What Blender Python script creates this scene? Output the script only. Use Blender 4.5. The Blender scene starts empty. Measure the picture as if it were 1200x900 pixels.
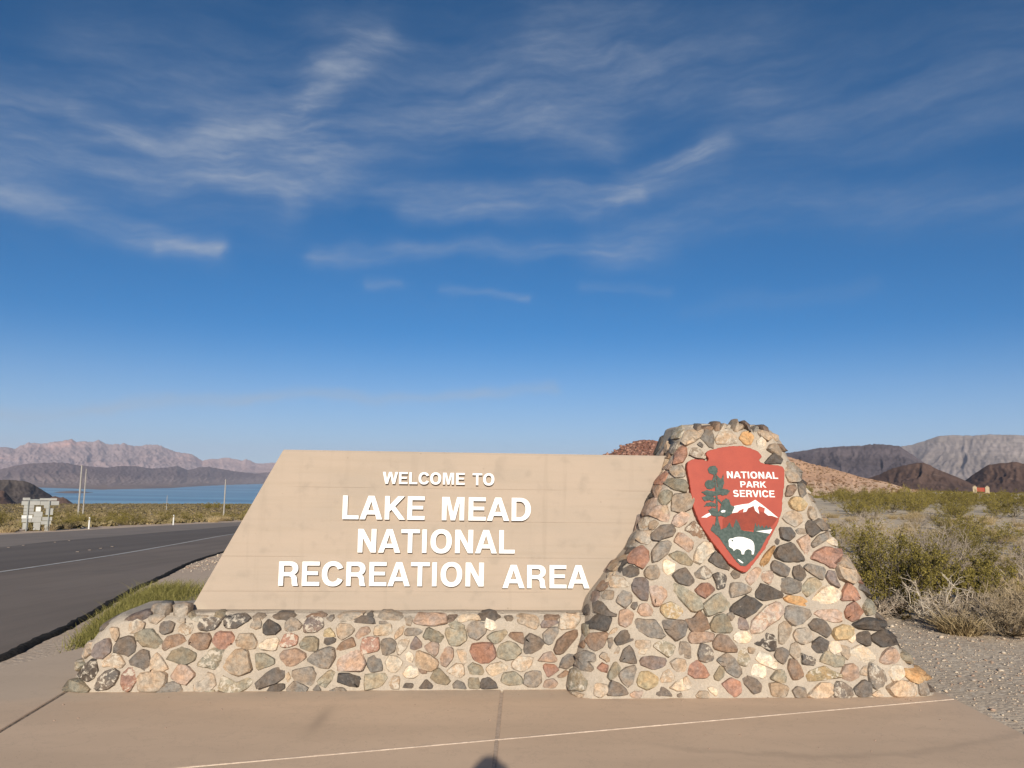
import bpy, math, random
import numpy as np
from mathutils import Vector, Matrix, Euler

random.seed(7); RNG = np.random.default_rng(7)
SC = bpy.context.scene
COL = SC.collection
rad = math.radians

# ---------------------------------------------------------------- camera
CAM_H = 1.6
cam_d = bpy.data.cameras.new('camera')
cam_d.sensor_width = 36.0
cam_d.lens = 36.0 * 930.0 / 1200.0
cam_d.clip_start = 0.05
cam_d.clip_end = 90000.0
cam = bpy.data.objects.new('camera', cam_d)
cam.matrix_world = Matrix.Translation((0, 0, CAM_H)) @ Matrix.Rotation(rad(90 + 6.84), 4, 'X') @ Matrix.Rotation(rad(0.8), 4, 'Z')
COL.objects.link(cam)
SC.camera = cam

# ---------------------------------------------------------------- light
SUN_EL, SUN_AZ = 19.6, 179.03          # azimuth clockwise from +Y: the low sun stands behind the photographer
sun_d = bpy.data.lights.new('sun', 'SUN')
sun_d.energy = 4.9
sun_d.angle = rad(0.5)
sun_d.color = (1.0, 0.93, 0.815)
sun = bpy.data.objects.new('sun', sun_d)
to_sun = Vector((math.sin(rad(SUN_AZ)) * math.cos(rad(SUN_EL)), math.cos(rad(SUN_AZ)) * math.cos(rad(SUN_EL)), math.sin(rad(SUN_EL))))
sun.rotation_euler = (-to_sun).to_track_quat('-Z', 'Y').to_euler()
sun.location = (0, -20, 30)
COL.objects.link(sun)

SC.view_settings.view_transform = 'Standard'
SC.view_settings.look = 'None'
SC.view_settings.gamma = 1.0
SC.view_settings.exposure = 0.32
try:
    SC.cycles.volume_bounces = 0
    SC.cycles.max_bounces = 6
    SC.cycles.diffuse_bounces = 3
    SC.cycles.transparent_max_bounces = 8
    SC.cycles.use_denoising = True
except Exception:
    pass


class NT:
    """small helper round a node tree"""
    def __init__(s, tree):
        s.t = tree; s.n = tree.nodes; s.l = tree.links
    def node(s, kind, **kw):
        x = s.n.new(kind)
        for k, v in kw.items():
            setattr(x, k, v)
        return x
    def put(s, sock, v):
        if isinstance(v, bpy.types.NodeSocket):
            s.l.new(v, sock)
        else:
            if hasattr(sock, 'default_value'):
                try:
                    sock.default_value = v
                except Exception:
                    sock.default_value = (*v, 1.0)
    def math(s, op, a, b=None, c=None, clamp=False):
        m = s.node('ShaderNodeMath', operation=op); m.use_clamp = clamp
        s.put(m.inputs[0], a)
        if b is not None: s.put(m.inputs[1], b)
        if c is not None: s.put(m.inputs[2], c)
        return m.outputs[0]
    def noise(s, vec, scale, detail=4, rough=0.55, dist=0.0):
        x = s.node('ShaderNodeTexNoise'); s.put(x.inputs['Vector'], vec)
        x.inputs['Scale'].default_value = scale; x.inputs['Detail'].default_value = detail
        x.inputs['Roughness'].default_value = rough; x.inputs['Distortion'].default_value = dist
        return x.outputs['Fac']
    def ramp(s, fac, lo, hi, a=0.0, b=1.0):
        m = s.node('ShaderNodeMapRange'); m.clamp = True; m.interpolation_type = 'SMOOTHSTEP'
        s.put(m.inputs[0], fac); m.inputs[1].default_value = lo; m.inputs[2].default_value = hi
        m.inputs[3].default_value = a; m.inputs[4].default_value = b
        return m.outputs[0]
    def mix(s, fac, a, b, mode='MIX'):
        m = s.node('ShaderNodeMix', data_type='RGBA', blend_type=mode)
        s.put(m.inputs[0], fac); s.put(m.inputs[6], a if isinstance(a, bpy.types.NodeSocket) else (*a, 1)); s.put(m.inputs[7], b if isinstance(b, bpy.types.NodeSocket) else (*b, 1))
        return m.outputs[2]
    def scale(s, col, f):
        return s.mix(1.0, col, s.comb(f, f, f), 'MULTIPLY')
    def comb(s, x, y, z):
        c = s.node('ShaderNodeCombineXYZ'); s.put(c.inputs[0], x); s.put(c.inputs[1], y); s.put(c.inputs[2], z)
        return c.outputs[0]
    def sep(s, v):
        c = s.node('ShaderNodeSeparateXYZ'); s.put(c.inputs[0], v); return c.outputs
    def mapping(s, vec, scl=(1, 1, 1), rot=(0, 0, 0), loc=(0, 0, 0)):
        m = s.node('ShaderNodeMapping'); s.put(m.inputs[0], vec)
        m.inputs[1].default_value = loc; m.inputs[2].default_value = rot; m.inputs[3].default_value = scl
        return m.outputs[0]


# ---------------------------------------------------------------- world: clear low-sun sky with cirrus
world = bpy.data.worlds.new('World'); SC.world = world; world.use_nodes = True
w = NT(world.node_tree); w.n.clear()
sky = w.node('ShaderNodeTexSky', sky_type='NISHITA')
sky.sun_disc = False
sky.sun_elevation = rad(SUN_EL); sky.sun_rotation = rad(SUN_AZ)
sky.altitude = 4000.0; sky.air_density = 1.0; sky.dust_density = 1.0; sky.ozone_density = 6.0
hsv = w.node('ShaderNodeHueSaturation'); w.put(hsv.inputs['Color'], sky.outputs[0])
hsv.inputs['Saturation'].default_value = 1.16; hsv.inputs['Hue'].default_value = 0.491; hsv.inputs['Value'].default_value = 1.0
tc = w.node('ShaderNodeTexCoord')
sx, sy, sz = w.sep(tc.outputs['Generated'])
AZ = w.math('MULTIPLY', w.math('ARCTAN2', sx, sy), 180 / math.pi)
EL = w.math('MULTIPLY', w.math('ARCSINE', sz), 180 / math.pi)
ae = w.comb(AZ, EL, 0.0)
w1 = w.noise(ae, 0.11, 3, 0.5)
w2 = w.noise(w.mapping(ae, loc=(37, 11, 5)), 0.13, 3, 0.5)
AZw = w.math('ADD', AZ, w.math('MULTIPLY', w.math('SUBTRACT', w1, 0.5), 5.0))
ELw = w.math('ADD', EL, w.math('MULTIPLY', w.math('SUBTRACT', w2, 0.5), 3.4))
STROKES = [  # cirrus bands: (azimuth, elevation) points, half width in degrees, strength
    ([(-37, 16.6), (-33.8, 16.4), (-27.1, 16.0), (-20.3, 15.2)], .62, .60), ([(-24.2, 15.1), (-20.0, 15.2)], .30, .45),
    ([(-30.1, 21.9), (-24.3, 20.9), (-16.9, 19.7)], .65, .48), ([(-21.7, 22.6), (-16.0, 24.2), (-13.7, 26.6), (-10.1, 30.1)], .9, .50),
    ([(-23, 20.9), (-16.9, 19.6), (-11.0, 20.4), (-2.7, 19.6), (6.2, 20.2), (14.9, 22.6)], .75, .46), ([(-8, 18.7), (2, 18.9), (9.5, 20.2)], .5, .36),
    ([(-14.4, 15.4), (-7.7, 16.2), (1.1, 16.4), (9.0, 16.6)], .42, .42), ([(-11.4, 14.0), (-9.0, 13.9)], .28, .36),
    ([(-5.6, 13.4), (1.7, 12.9)], .22, .42), ([(6.2, 16.6), (9.6, 17.1)], 1.0, .40), ([(8, 20.6), (14.2, 22.3)], .9, .38), ([(5.0, 13.6), (10.5, 13.9)], .3, .2),
    ([(2.3, 30.1), (10.0, 27.5), (17.4, 27.4)], 1.8, .26), ([(16.1, 22.9), (21.3, 23.5), (29.2, 22.7), (36, 24.1)], 1.5, .22), ([(18, 26.5), (26, 25.5), (36, 27)], 2.2, .14),
    ([(11.8, 18.1), (21.1, 18.9), (36, 16.9)], 1.1, .28), ([(-36, 3.4), (-23.3, 4.6), (-12.2, 5.6), (3.1, 6.2)], .30, .7), ([(12, 12.2), (24, 12.9)], .4, .14),
    ([(-36, 21.0), (-24.4, 22.4), (-15.1, 23.5)], 2.2, .40), ([(-36, 18.6), (-26, 18.9), (-17, 18.0)], 1.0, .30), ([(-13.1, 27.8), (-0.3, 27.5), (9.4, 29.4)], 2.6, .28),
    ([(-16.4, 21.4), (-11.1, 23.3), (-2.9, 25.6), (6, 24.6)], 1.3, .42), ([(-30, 26.5), (-20, 27.5)], 2.0, .18)]
total = None
for pts, wd, k in STROKES:
    best = None
    for (x0, y0), (x1, y1) in zip(pts[:-1], pts[1:]):
        dx, dy = x1 - x0, y1 - y0; L2 = dx * dx + dy * dy
        px = w.math('SUBTRACT', AZw, x0); py = w.math('SUBTRACT', ELw, y0)
        t = w.math('MULTIPLY_ADD', px, dx / L2, w.math('MULTIPLY', py, dy / L2), clamp=True)
        ex = w.math('MULTIPLY_ADD', t, -dx, px); ey = w.math('MULTIPLY_ADD', t, -dy, py)
        d2 = w.math('MULTIPLY_ADD', ex, ex, w.math('MULTIPLY', ey, ey))
        best = d2 if best is None else w.math('MINIMUM', best, d2)
    g = w.math('MULTIPLY', w.math('POWER', 2.718, w.math('MULTIPLY', best, -1.0 / (2 * wd * wd))), k)
    total = g if total is None else w.math('ADD', total, g)
wisp = w.comb(w.math('MULTIPLY_ADD', AZw, .34, w.math('MULTIPLY', ELw, .25)), w.math('MULTIPLY_ADD', ELw, 2.1, w.math('MULTIPLY', AZw, -.22)), 3.0)
f1 = w.noise(wisp, 0.34, 8, 0.56, 0.10)
f2 = w.noise(w.mapping(ae, scl=(.9, 2.6, 1), rot=(0, 0, .25)), 0.9, 4, 0.6)
tex = w.math('MULTIPLY', w.ramp(f1, .25, .80), w.ramp(f2, .25, .75, .65, 1.0))
veil = w.math('MULTIPLY', w.ramp(w.noise(w.comb(w.math('MULTIPLY', AZw, .45), ELw, 9.0), 0.13, 6, .6), .46, .78), w.ramp(EL, 8, 20, 0, .10))
cloud = w.math('MULTIPLY', w.math('MULTIPLY_ADD', total, w.math('MULTIPLY_ADD', tex, .68, .15), w.math('MULTIPLY', veil, w.math('MULTIPLY_ADD', tex, .8, .2))), 1.0, clamp=True)
cloud = w.math('MULTIPLY', cloud, w.ramp(EL, 0.5, 3.5), clamp=True)
col = w.mix(cloud, w.mix(w.ramp(EL, 0.0, 11.0, .50, 0), hsv.outputs[0], (6.3, 7.2, 7.9)), (4.6, 5.2, 6.1))
bg = w.node('ShaderNodeBackground'); w.put(bg.inputs[0], col); bg.inputs[1].default_value = 0.072
wo = w.node('ShaderNodeOutputWorld'); w.l.new(bg.outputs[0], wo.inputs[0])


# ---------------------------------------------------------------- helpers
def tag(o, label=None, cat=None, group=None, kind=None):
    if label: o['label'] = label
    if cat: o['category'] = cat
    if group: o['group'] = group
    if kind: o['kind'] = kind
    return o

def empty(name, loc=(0, 0, 0), rz=0.0):
    o = bpy.data.objects.new(name, None); o.location = loc; o.rotation_euler = (0, 0, rz)
    o.empty_display_size = .2; COL.objects.link(o); return o

def link_mesh(name, me, mats, parent=None, smooth=False):
    for m in (mats if isinstance(mats, (list, tuple)) else [mats]):
        me.materials.append(m)
    if smooth:
        me.polygons.foreach_set('use_smooth', np.ones(len(me.polygons), dtype=bool))
    o = bpy.data.objects.new(name, me); COL.objects.link(o)
    if parent is not None: o.parent = parent
    return o

def mk(name, verts, faces, mats, parent=None, smooth=False):
    me = bpy.data.meshes.new(name)
    v = np.asarray(verts, float)
    me.from_pydata(v.tolist(), [], [list(map(int, f)) for f in faces])
    me.update()
    return link_mesh(name, me, mats, parent, smooth)

def mk_np(name, verts, quads, mats, parent=None, smooth=False, midx=None):
    """fast: all faces have the same number of corners"""
    v = np.ascontiguousarray(verts, dtype=np.float32); q = np.ascontiguousarray(quads, dtype=np.int32)
    k = q.shape[1]
    me = bpy.data.meshes.new(name)
    me.vertices.add(len(v)); me.vertices.foreach_set('co', v.ravel())
    me.loops.add(q.size); me.loops.foreach_set('vertex_index', q.ravel())
    me.polygons.add(len(q)); me.polygons.foreach_set('loop_start', np.arange(0, q.size, k, dtype=np.int32))
    if midx is not None: me.polygons.foreach_set('material_index', np.ascontiguousarray(midx, dtype=np.int32))
    me.update(calc_edges=True); me.validate()
    return link_mesh(name, me, mats, parent, smooth)

def grid_quads(n, m, wrap=False):
    i = np.arange(n - 1)[:, None]; j = np.arange(m if wrap else m - 1)[None, :]
    j2 = (j + 1) % m
    return np.stack([i * m + j, i * m + j2, (i + 1) * m + j2, (i + 1) * m + j], -1).reshape(-1, 4)

class MB:
    """collects boxes and bars into one mesh"""
    def __init__(s): s.v = []; s.f = []
    def add(s, vs, fs):
        b = len(s.v); s.v += [tuple(x) for x in vs]; s.f += [tuple(b + i for i in f) for f in fs]
    def box(s, x0, x1, y0, y1, z0, z1, ch=0.0):
        if ch <= 0:
            s.add([(x0, y0, z0), (x1, y0, z0), (x1, y1, z0), (x0, y1, z0), (x0, y0, z1), (x1, y0, z1), (x1, y1, z1), (x0, y1, z1)],
                  [(3, 2, 1, 0), (4, 5, 6, 7), (0, 1, 5, 4), (1, 2, 6, 5), (2, 3, 7, 6), (3, 0, 4, 7)])
        else:
            a = ch
            s.add([(x0 + a, y0 + a, z0), (x1 - a, y0 + a, z0), (x1 - a, y1 - a, z0), (x0 + a, y1 - a, z0),
                   (x0, y0, z0 + a), (x1, y0, z0 + a), (x1, y1, z0 + a), (x0, y1, z0 + a),
                   (x0, y0, z1 - a), (x1, y0, z1 - a), (x1, y1, z1 - a), (x0, y1, z1 - a),
                   (x0 + a, y0 + a, z1), (x1 - a, y0 + a, z1), (x1 - a, y1 - a, z1), (x0 + a, y1 - a, z1)],
                  [(3, 2, 1, 0), (12, 13, 14, 15)] + [(4 * k + i, 4 * k + (i + 1) % 4, 4 * k + 4 + (i + 1) % 4, 4 * k + 4 + i) for k in range(3) for i in range(4)])
    def tube(s, pts, radii, n=6):
        pts = [Vector(p) for p in pts]; rings = []
        for i, p in enumerate(pts):
            d = (pts[min(i + 1, len(pts) - 1)] - pts[max(i - 1, 0)]).normalized()
            a = d.orthogonal().normalized(); b = d.cross(a)
            rings.append([p + (a * math.cos(2 * math.pi * k / n) + b * math.sin(2 * math.pi * k / n)) * radii[i] for k in range(n)])
        vs = [q for r in rings for q in r]; fs = []
        for i in range(len(pts) - 1):
            for k in range(n):
                fs.append((i * n + k, i * n + (k + 1) % n, (i + 1) * n + (k + 1) % n, (i + 1) * n + k))
        fs.append(tuple(range(n - 1, -1, -1))); fs.append(tuple((len(pts) - 1) * n + k for k in range(n)))
        s.add(vs, fs)
    def build(s, name, mats, parent=None, smooth=False): return mk(name, s.v, s.f, mats, parent, smooth)

# numpy value noise
def _h(ix, iy, seed):
    n = (ix.astype(np.int64) * 374761393 + iy.astype(np.int64) * 668265263 + seed * 1442695041) & 0xffffffff
    n = ((n ^ (n >> 13)) * 1274126177) & 0xffffffff
    return ((n ^ (n >> 16)) & 0xffff) / 65535.0
def vnoise(x, y, seed=0):
    x = np.asarray(x, float); y = np.asarray(y, float)
    ix = np.floor(x); iy = np.floor(y); fx = x - ix; fy = y - iy
    fx = fx * fx * fx * (fx * (fx * 6 - 15) + 10); fy = fy * fy * fy * (fy * (fy * 6 - 15) + 10)
    a = _h(ix, iy, seed); b = _h(ix + 1, iy, seed); c = _h(ix, iy + 1, seed); d = _h(ix + 1, iy + 1, seed)
    return (a + (b - a) * fx) * (1 - fy) + (c + (d - c) * fx) * fy
def fbm(x, y, seed=0, oct=5, gain=.5):
    s = 0.; a = 1.; t = 0.
    for o in range(oct):
        s = s + a * vnoise(np.asarray(x) * 2.03 ** o + 17.3 * o, np.asarray(y) * 2.03 ** o - 9.1 * o, seed + o); t += a; a *= gain
    return s / t
def ridged(x, y, seed=0, oct=5, gain=.5):
    s = 0.; a = 1.; t = 0.
    for o in range(oct):
        s = s + a * (1 - np.abs(2 * vnoise(np.asarray(x) * 2.03 ** o + 7.7 * o, np.asarray(y) * 2.03 ** o + 3.3 * o, seed + o) - 1)); t += a; a *= gain
    return s / t

# ---------------------------------------------------------------- materials
def mat(name, build, rough=.85, spec=.25):
    m = bpy.data.materials.new(name); m.use_nodes = True
    n = NT(m.node_tree); n.n.clear()
    out = n.node('ShaderNodeOutputMaterial'); p = n.node('ShaderNodeBsdfPrincipled')
    n.l.new(p.outputs[0], out.inputs[0])
    p.inputs['Roughness'].default_value = rough; p.inputs['Specular IOR Level'].default_value = spec
    t = n.node('ShaderNodeTexCoord')
    n.obj = t.outputs['Object']; n.p = p; n.info = n.node('ShaderNodeObjectInfo')
    c = build(n)
    n.put(p.inputs['Base Color'], c if isinstance(c, bpy.types.NodeSocket) else (*c, 1))
    return m
def bump(n, h, strength, dist):
    b = n.node('ShaderNodeBump'); n.put(b.inputs['Height'], h); b.inputs['Strength'].default_value = strength; b.inputs['Distance'].default_value = dist
    n.l.new(b.outputs[0], n.p.inputs['Normal'])

STONE_COL = {'D': (.098, .088, .080), 'd': (.15, .131, .114), 'B': (.225, .165, .125), 'R': (.30, .178, .135), 'P': (.375, .285, .228), 'G': (.22, .197, .17),
             'g': (.26, .235, .18), 'L': (.345, .295, .238), 'T': (.385, .315, .24), 'W': (.56, .49, .39), 'O': (.40, .26, .135), 'Y': (.36, .29, .18), 'U': (.19, .155, .14)}
def stone_mat(code):
    base = STONE_COL[code[0]]; sp = len(code) > 1
    def b(n):
        v = n.mapping(n.obj, loc=(3.1, 0.7, 1.9))
        a = n.noise(v, 30, 6, .72); f = n.noise(v, 150, 3, .65); c2 = n.noise(v, 11, 3)
        r = n.math('MULTIPLY_ADD', n.info.outputs['Random'], .45, .78)
        k = n.math('MULTIPLY', r, n.math('MULTIPLY_ADD', n.ramp(a, .25, .75), .75, n.math('MULTIPLY_ADD', f, .8, .24)))
        warm = tuple(x * y for x, y in zip(base, (1.16, .98, .82)))
        col = n.scale(n.mix(n.ramp(c2, .35, .65), base, warm), k)
        # thin lime film, mineral spots and smears of mortar
        l1 = n.noise(n.mapping(v, loc=(9, 4, 1)), 21 if sp else 30, 6, .75, .5)
        col = n.mix(n.ramp(l1, .50 if sp else .60, .58 if sp else .74, 0, .9 if sp else .5), col, (.56, .485, .385) if sp else (.48, .41, .325))
        col = n.mix(n.ramp(n.noise(n.mapping(v, loc=(1, 14, 6)), 95, 4, .7), .60, .72, 0, .4), col, tuple(x * .55 for x in base))
        h = n.math('MULTIPLY_ADD', f, .35, a)
        bump(n, h, .8, .02)
        return col
    return mat('stone_' + {'D': 'black', 'd': 'dark_grey', 'B': 'brown', 'R': 'red', 'P': 'pink', 'G': 'grey', 'g': 'olive_grey', 'L': 'pale_grey', 'T': 'tan', 'W': 'cream', 'O': 'orange', 'Y': 'yellow', 'U': 'purple_grey'}[code[0]] + ('_limed' if sp else ''), b, .8, .3)
_sm = {}
def SM(code):
    if code not in _sm: _sm[code] = stone_mat(code)
    return _sm[code]

def two_tone(c1, c2, scale, lo=.35, hi=.65, fine=None, famt=.3, bstr=0, bdist=.01, detail=5):
    def b(n):
        a = n.noise(n.obj, scale, detail, .6)
        c = n.mix(n.ramp(a, lo, hi), c1, c2)
        if fine:
            f = n.noise(n.obj, fine, 4, .65)
            c = n.scale(c, n.math('MULTIPLY_ADD', f, famt * 2, 1 - famt))
            if bstr: bump(n, f, bstr, bdist)
        elif bstr:
            bump(n, a, bstr, bdist)
        return c
    return b

def b_mortar(n):
    a = n.noise(n.obj, 5, 4); f = n.noise(n.obj, 90, 5, .7); g = n.noise(n.obj, 300, 2)
    c = n.mix(n.ramp(a, .3, .7), (.475, .40, .315), (.42, .355, .285))
    m = n.noise(n.mapping(n.obj, loc=(5, 2, 8)), 22, 5, .7)
    c = n.mix(n.ramp(m, .52, .66, 0, .55), c, (.38, .32, .25)); c = n.mix(n.ramp(m, .30, .42, .5, 0), c, (.54, .465, .375))
    c = n.scale(c, n.math('MULTIPLY_ADD', f, .7, n.math('MULTIPLY_ADD', g, .4, .45)))
    bump(n, n.math('MULTIPLY_ADD', g, .4, n.math('MULTIPLY_ADD', m, 1.5, f)), .55, .02)
    return c
M_MORTAR = mat('mortar', b_mortar, .95, .1)

def b_concrete(n):
    a = n.noise(n.mapping(n.obj, scl=(.8, 1, 2.2)), 1.3, 5, .6); st = n.noise(n.mapping(n.obj, scl=(.25, 1, 7)), 4, 4, .6); f = n.noise(n.obj, 120, 4, .65)
    blot = n.noise(n.obj, 7, 3, .5)
    c = n.mix(n.ramp(a, .3, .7), (.405, .322, .250), (.365, .298, .235))
    c = n.mix(n.ramp(st, .45, .72, 0, .22), c, (.32, .255, .185))
    c = n.mix(n.ramp(blot, .54, .74, 0, .4), c, (.285, .235, .185))
    dr = n.noise(n.mapping(n.obj, scl=(5, 1, .35)), 2.2, 4, .6); c = n.mix(n.ramp(dr, .56, .75, 0, .28), c, (.29, .235, .18))
    x, y, z = n.sep(n.obj)
    # paler patched corner at the low end
    d = n.math('ADD', x, n.math('MULTIPLY', z, .9))
    c = n.mix(n.ramp(n.math('MULTIPLY_ADD', n.noise(n.obj, 3, 3), .12, d), -1.86, -1.78, .45, 0), c, (.45, .385, .30))
    c = n.scale(c, n.math('MULTIPLY_ADD', f, .16, .92))
    pit = n.node('ShaderNodeTexVoronoi'); n.put(pit.inputs[0], n.obj); pit.inputs['Scale'].default_value = 7
    c = n.mix(n.ramp(pit.outputs['Distance'], .015, .05, .6, 0), c, (.16, .12, .09))
    bump(n, f, .25, .004)
    return c
M_CONCRETE = mat('concrete', b_concrete, .92, .12)

def b_slab(n):
    a = n.noise(n.mapping(n.obj, scl=(.5, 1.6, 1)), 1.1, 5, .6); f = n.noise(n.obj, 220, 3, .6); m = n.noise(n.obj, 9, 4, .6)
    c = n.mix(n.ramp(a, .3, .7), (.64, .465, .322), (.565, .41, .284))
    c = n.mix(n.ramp(m, .55, .8, 0, .35), c, (.47, .345, .245))
    x, y, z = n.sep(n.obj)
    def blob(cx, cy, rx, ry, k):
        dx = n.math('MULTIPLY', n.math('SUBTRACT', x, cx), 1 / rx); dy = n.math('MULTIPLY', n.math('SUBTRACT', y, cy), 1 / ry)
        return n.math('MULTIPLY', n.math('POWER', 2.718, n.math('MULTIPLY', n.math('MULTIPLY_ADD', dx, dx, n.math('MULTIPLY', dy, dy)), -1)), k)
    wx = n.math('MULTIPLY_ADD', n.noise(n.obj, 4, 3), .25, -.12)
    # old tyre scuff curving over the walk, and a damp smear
    arc = n.math('SUBTRACT', y, n.math('MULTIPLY_ADD', n.math('MULTIPLY', n.math('SUBTRACT', x, 1.0), n.math('SUBTRACT', x, 2.6)), .22, 5.05))
    s1 = n.math('MULTIPLY', n.math('POWER', 2.718, n.math('MULTIPLY', n.math('MULTIPLY', n.math('ADD', arc, wx), n.math('ADD', arc, wx)), -420)), n.ramp(x, .7, 1.1, 0, .2))
    s2 = blob(-1.24, 5.5, .05, .28, .38)
    k = n.math('ADD', s1, s2, clamp=True)
    c = n.mix(k, c, (.22, .17, .13))
    c = n.scale(c, n.math('MULTIPLY_ADD', f, .3, .85))
    # blown sand gathered along the foot of the masonry, and fine grit
    wd = n.math('ADD', n.math('SUBTRACT', n.math('MULTIPLY_ADD', x, .0752, 6.30), y), n.math('MULTIPLY_ADD', n.noise(n.obj, 6, 4, .7), .36, -.18))
    c = n.mix(n.ramp(wd, .06, .34, .5, 0), c, (.50, .40, .30))
    sp = n.node('ShaderNodeTexVoronoi'); n.put(sp.inputs[0], n.obj); sp.inputs['Scale'].default_value = 16
    c = n.mix(n.ramp(sp.outputs['Distance'], .03, .09, .5, 0), c, (.26, .195, .145))
    cr = n.noise(n.mapping(n.obj, loc=(3, 8, 0)), 2.4, 6, .7)
    c = n.mix(n.ramp(n.math('ABSOLUTE', n.math('SUBTRACT', cr, .5)), .0, .012, .28, 0), c, (.40, .30, .22))
    bump(n, f, .3, .002)
    return c
M_SLAB = mat('sidewalk_concrete', b_slab, .9, .15)
M_JOINT_SUNLIT = mat('sunlit_joint_filler', two_tone((.72, .56, .42), (.55, .42, .31), 20, fine=150), .9)  # pale filler; sun on the groove edge is put into its colour
M_JOINT_DARK = mat('joint_dirt', two_tone((.11, .085, .065), (.25, .19, .14), 30, fine=200), .95)

def b_road(n):
    a = n.noise(n.mapping(n.obj, rot=(0, 0, -.25), scl=(1.2, .10, 1)), .8, 5, .6); f = n.noise(n.obj, 60, 3, .7); m = n.noise(n.obj, .5, 4, .6)
    c = n.mix(n.ramp(a, .3, .7), (.185, .142, .107), (.250, .193, .148))
    c = n.mix(n.ramp(m, .5, .8, 0, .5), c, (.150, .118, .092))
    c = n.scale(c, n.math('MULTIPLY_ADD', f, .4, .8)); bump(n, f, .4, .006)
    return c
M_ROAD = mat('asphalt', b_road, .85, .3)
def b_lane(n):
    a = n.noise(n.mapping(n.obj, rot=(0, 0, -.25), scl=(1.2, .06, 1)), .9, 5, .6)
    c = n.mix(n.ramp(a, .3, .7), (.142, .112, .088), (.178, .141, .111))
    f = n.noise(n.obj, 60, 3, .7); return n.scale(c, n.math('MULTIPLY_ADD', f, .4, .8))
M_LANE = mat('worn_asphalt', b_lane, .85, .3)
M_LANE_FAR = mat('pale_asphalt', two_tone((.29, .23, .182), (.25, .20, .16), .4, fine=50, famt=.15), .85)
M_TAR = mat('broken_asphalt', two_tone((.024, .021, .018), (.055, .046, .038), 25, fine=90, bstr=.8), .95, .1)
M_LINE = mat('road_paint', two_tone((.62, .58, .52), (.45, .42, .38), 3, fine=50, famt=.2), .7)

def b_ground(n):
    x, y, z = n.sep(n.obj)
    a = n.noise(n.obj, .35, 6, .65); f = n.noise(n.obj, 26, 5, .75); g = n.noise(n.obj, 4, 4, .6)
    vor = n.node('ShaderNodeTexVoronoi'); n.put(vor.inputs[0], n.obj); vor.inputs['Scale'].default_value = 28
    c = n.mix(n.ramp(a, .35, .65), (.62, .50, .365), (.54, .43, .315))
    peb = n.node('ShaderNodeSeparateColor'); n.put(peb.inputs[0], vor.outputs['Color'])
    c = n.mix(n.ramp(peb.outputs[0], .6, .9, 0, .55), c, (.42, .33, .25))
    c = n.mix(n.ramp(peb.outputs[1], .75, .95, 0, .6), c, (.74, .63, .49))
    c = n.mix(n.ramp(g, .5, .75, 0, .4), c, (.64, .50, .365))
    # pinker roadside gravel on the lake side, pale straw litter out on the flat
    c = n.mix(n.ramp(x, -6, -1.5, .55, 0), c, (.64, .46, .33))
    rr = n.math('SQRT', n.math('MULTIPLY_ADD', x, x, n.math('MULTIPLY', y, y)))
    straw = n.math('MULTIPLY', n.ramp(n.noise(n.obj, .5, 5, .7), .4, .62), n.ramp(rr, 10, 16, 0, .8))
    c = n.mix(n.math('MULTIPLY', straw, n.ramp(x, -4, 6)), c, (.68, .55, .38))
    far = n.math('MULTIPLY', n.ramp(rr, 60, 220), n.ramp(x, 10, -20))
    c = n.mix(far, c, n.mix(n.ramp(n.noise(n.mapping(n.obj, scl=(1, .35, 1)), .02, 6, .7), .4, .6), (.27, .195, .125), (.20, .155, .095)))
    c = n.scale(c, n.math('MULTIPLY_ADD', f, .5, .75)); bump(n, n.math('MULTIPLY_ADD', vor.outputs['Distance'], -.6, f), .45, .02)
    return c
M_GROUND = mat('desert_gravel', b_ground, .97, .05)
M_BAJADA = mat('far_shore_earth', two_tone((.25, .175, .135), (.17, .13, .115), .0016, fine=.012, famt=.45), .97, .05)

def rock(name, c1, c2, c3, s, lo=.35, hi=.65, strata=0, spots=None):
    def b(n):
        a = n.noise(n.obj, s, 6, .65); g = n.noise(n.mapping(n.obj, loc=(900, 20, 7)), s * 2.3, 6, .7); f = n.noise(n.obj, s * 14, 4, .7)
        c = n.mix(n.ramp(a, lo, hi), c1, c2); c = n.mix(n.ramp(g, .5, .72), c, c3)
        if strata:
            st = n.noise(n.mapping(n.obj, scl=(.06, .06, 1)), strata, 3, .6)
            c = n.scale(c, n.ramp(st, .35, .65, .82, 1.15))
        if spots:
            c = n.mix(n.ramp(n.noise(n.mapping(n.obj, loc=(31, 77, 5)), s * 5, 5, .7), .62, .70, 0, .8), c, spots)
        c = n.scale(c, n.math('MULTIPLY_ADD', f, .7, .65))
        return c
    return mat(name, b, .97, .05)

M_FARMT = rock('far_range_rock', (.44, .305, .27), (.37, .275, .255), (.56, .32, .25), .00022, strata=.004)
def b_mid(n):
    a = n.noise(n.obj, .0006, 6, .65); g = n.noise(n.mapping(n.obj, loc=(900, 20, 7)), .0014, 6, .7); f = n.noise(n.obj, .009, 4, .7)
    c = n.mix(n.ramp(a, .35, .65), (.13, .088, .085), (.155, .108, .10)); c = n.mix(n.ramp(g, .5, .72), c, (.20, .14, .125))
    x, y, z = n.sep(n.obj)
    fan = n.math('MULTIPLY_ADD', n.math('SUBTRACT', g, .5), 130, z)         # paler gravel fans at the foot
    c = n.mix(n.ramp(fan, -95, -5, .95, 0), c, n.mix(n.ramp(f, .4, .6), (.29, .21, .18), (.215, .16, .145)))
    c = n.mix(n.ramp(n.noise(n.mapping(n.obj, loc=(31, 77, 5)), .004, 5, .7), .63, .69, 0, .75), c, (.42, .34, .29))
    return n.scale(c, n.math('MULTIPLY_ADD', f, .6, .7))
M_MIDHILL = mat('dark_lakeshore_rock', b_mid, .97, .05)
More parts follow.
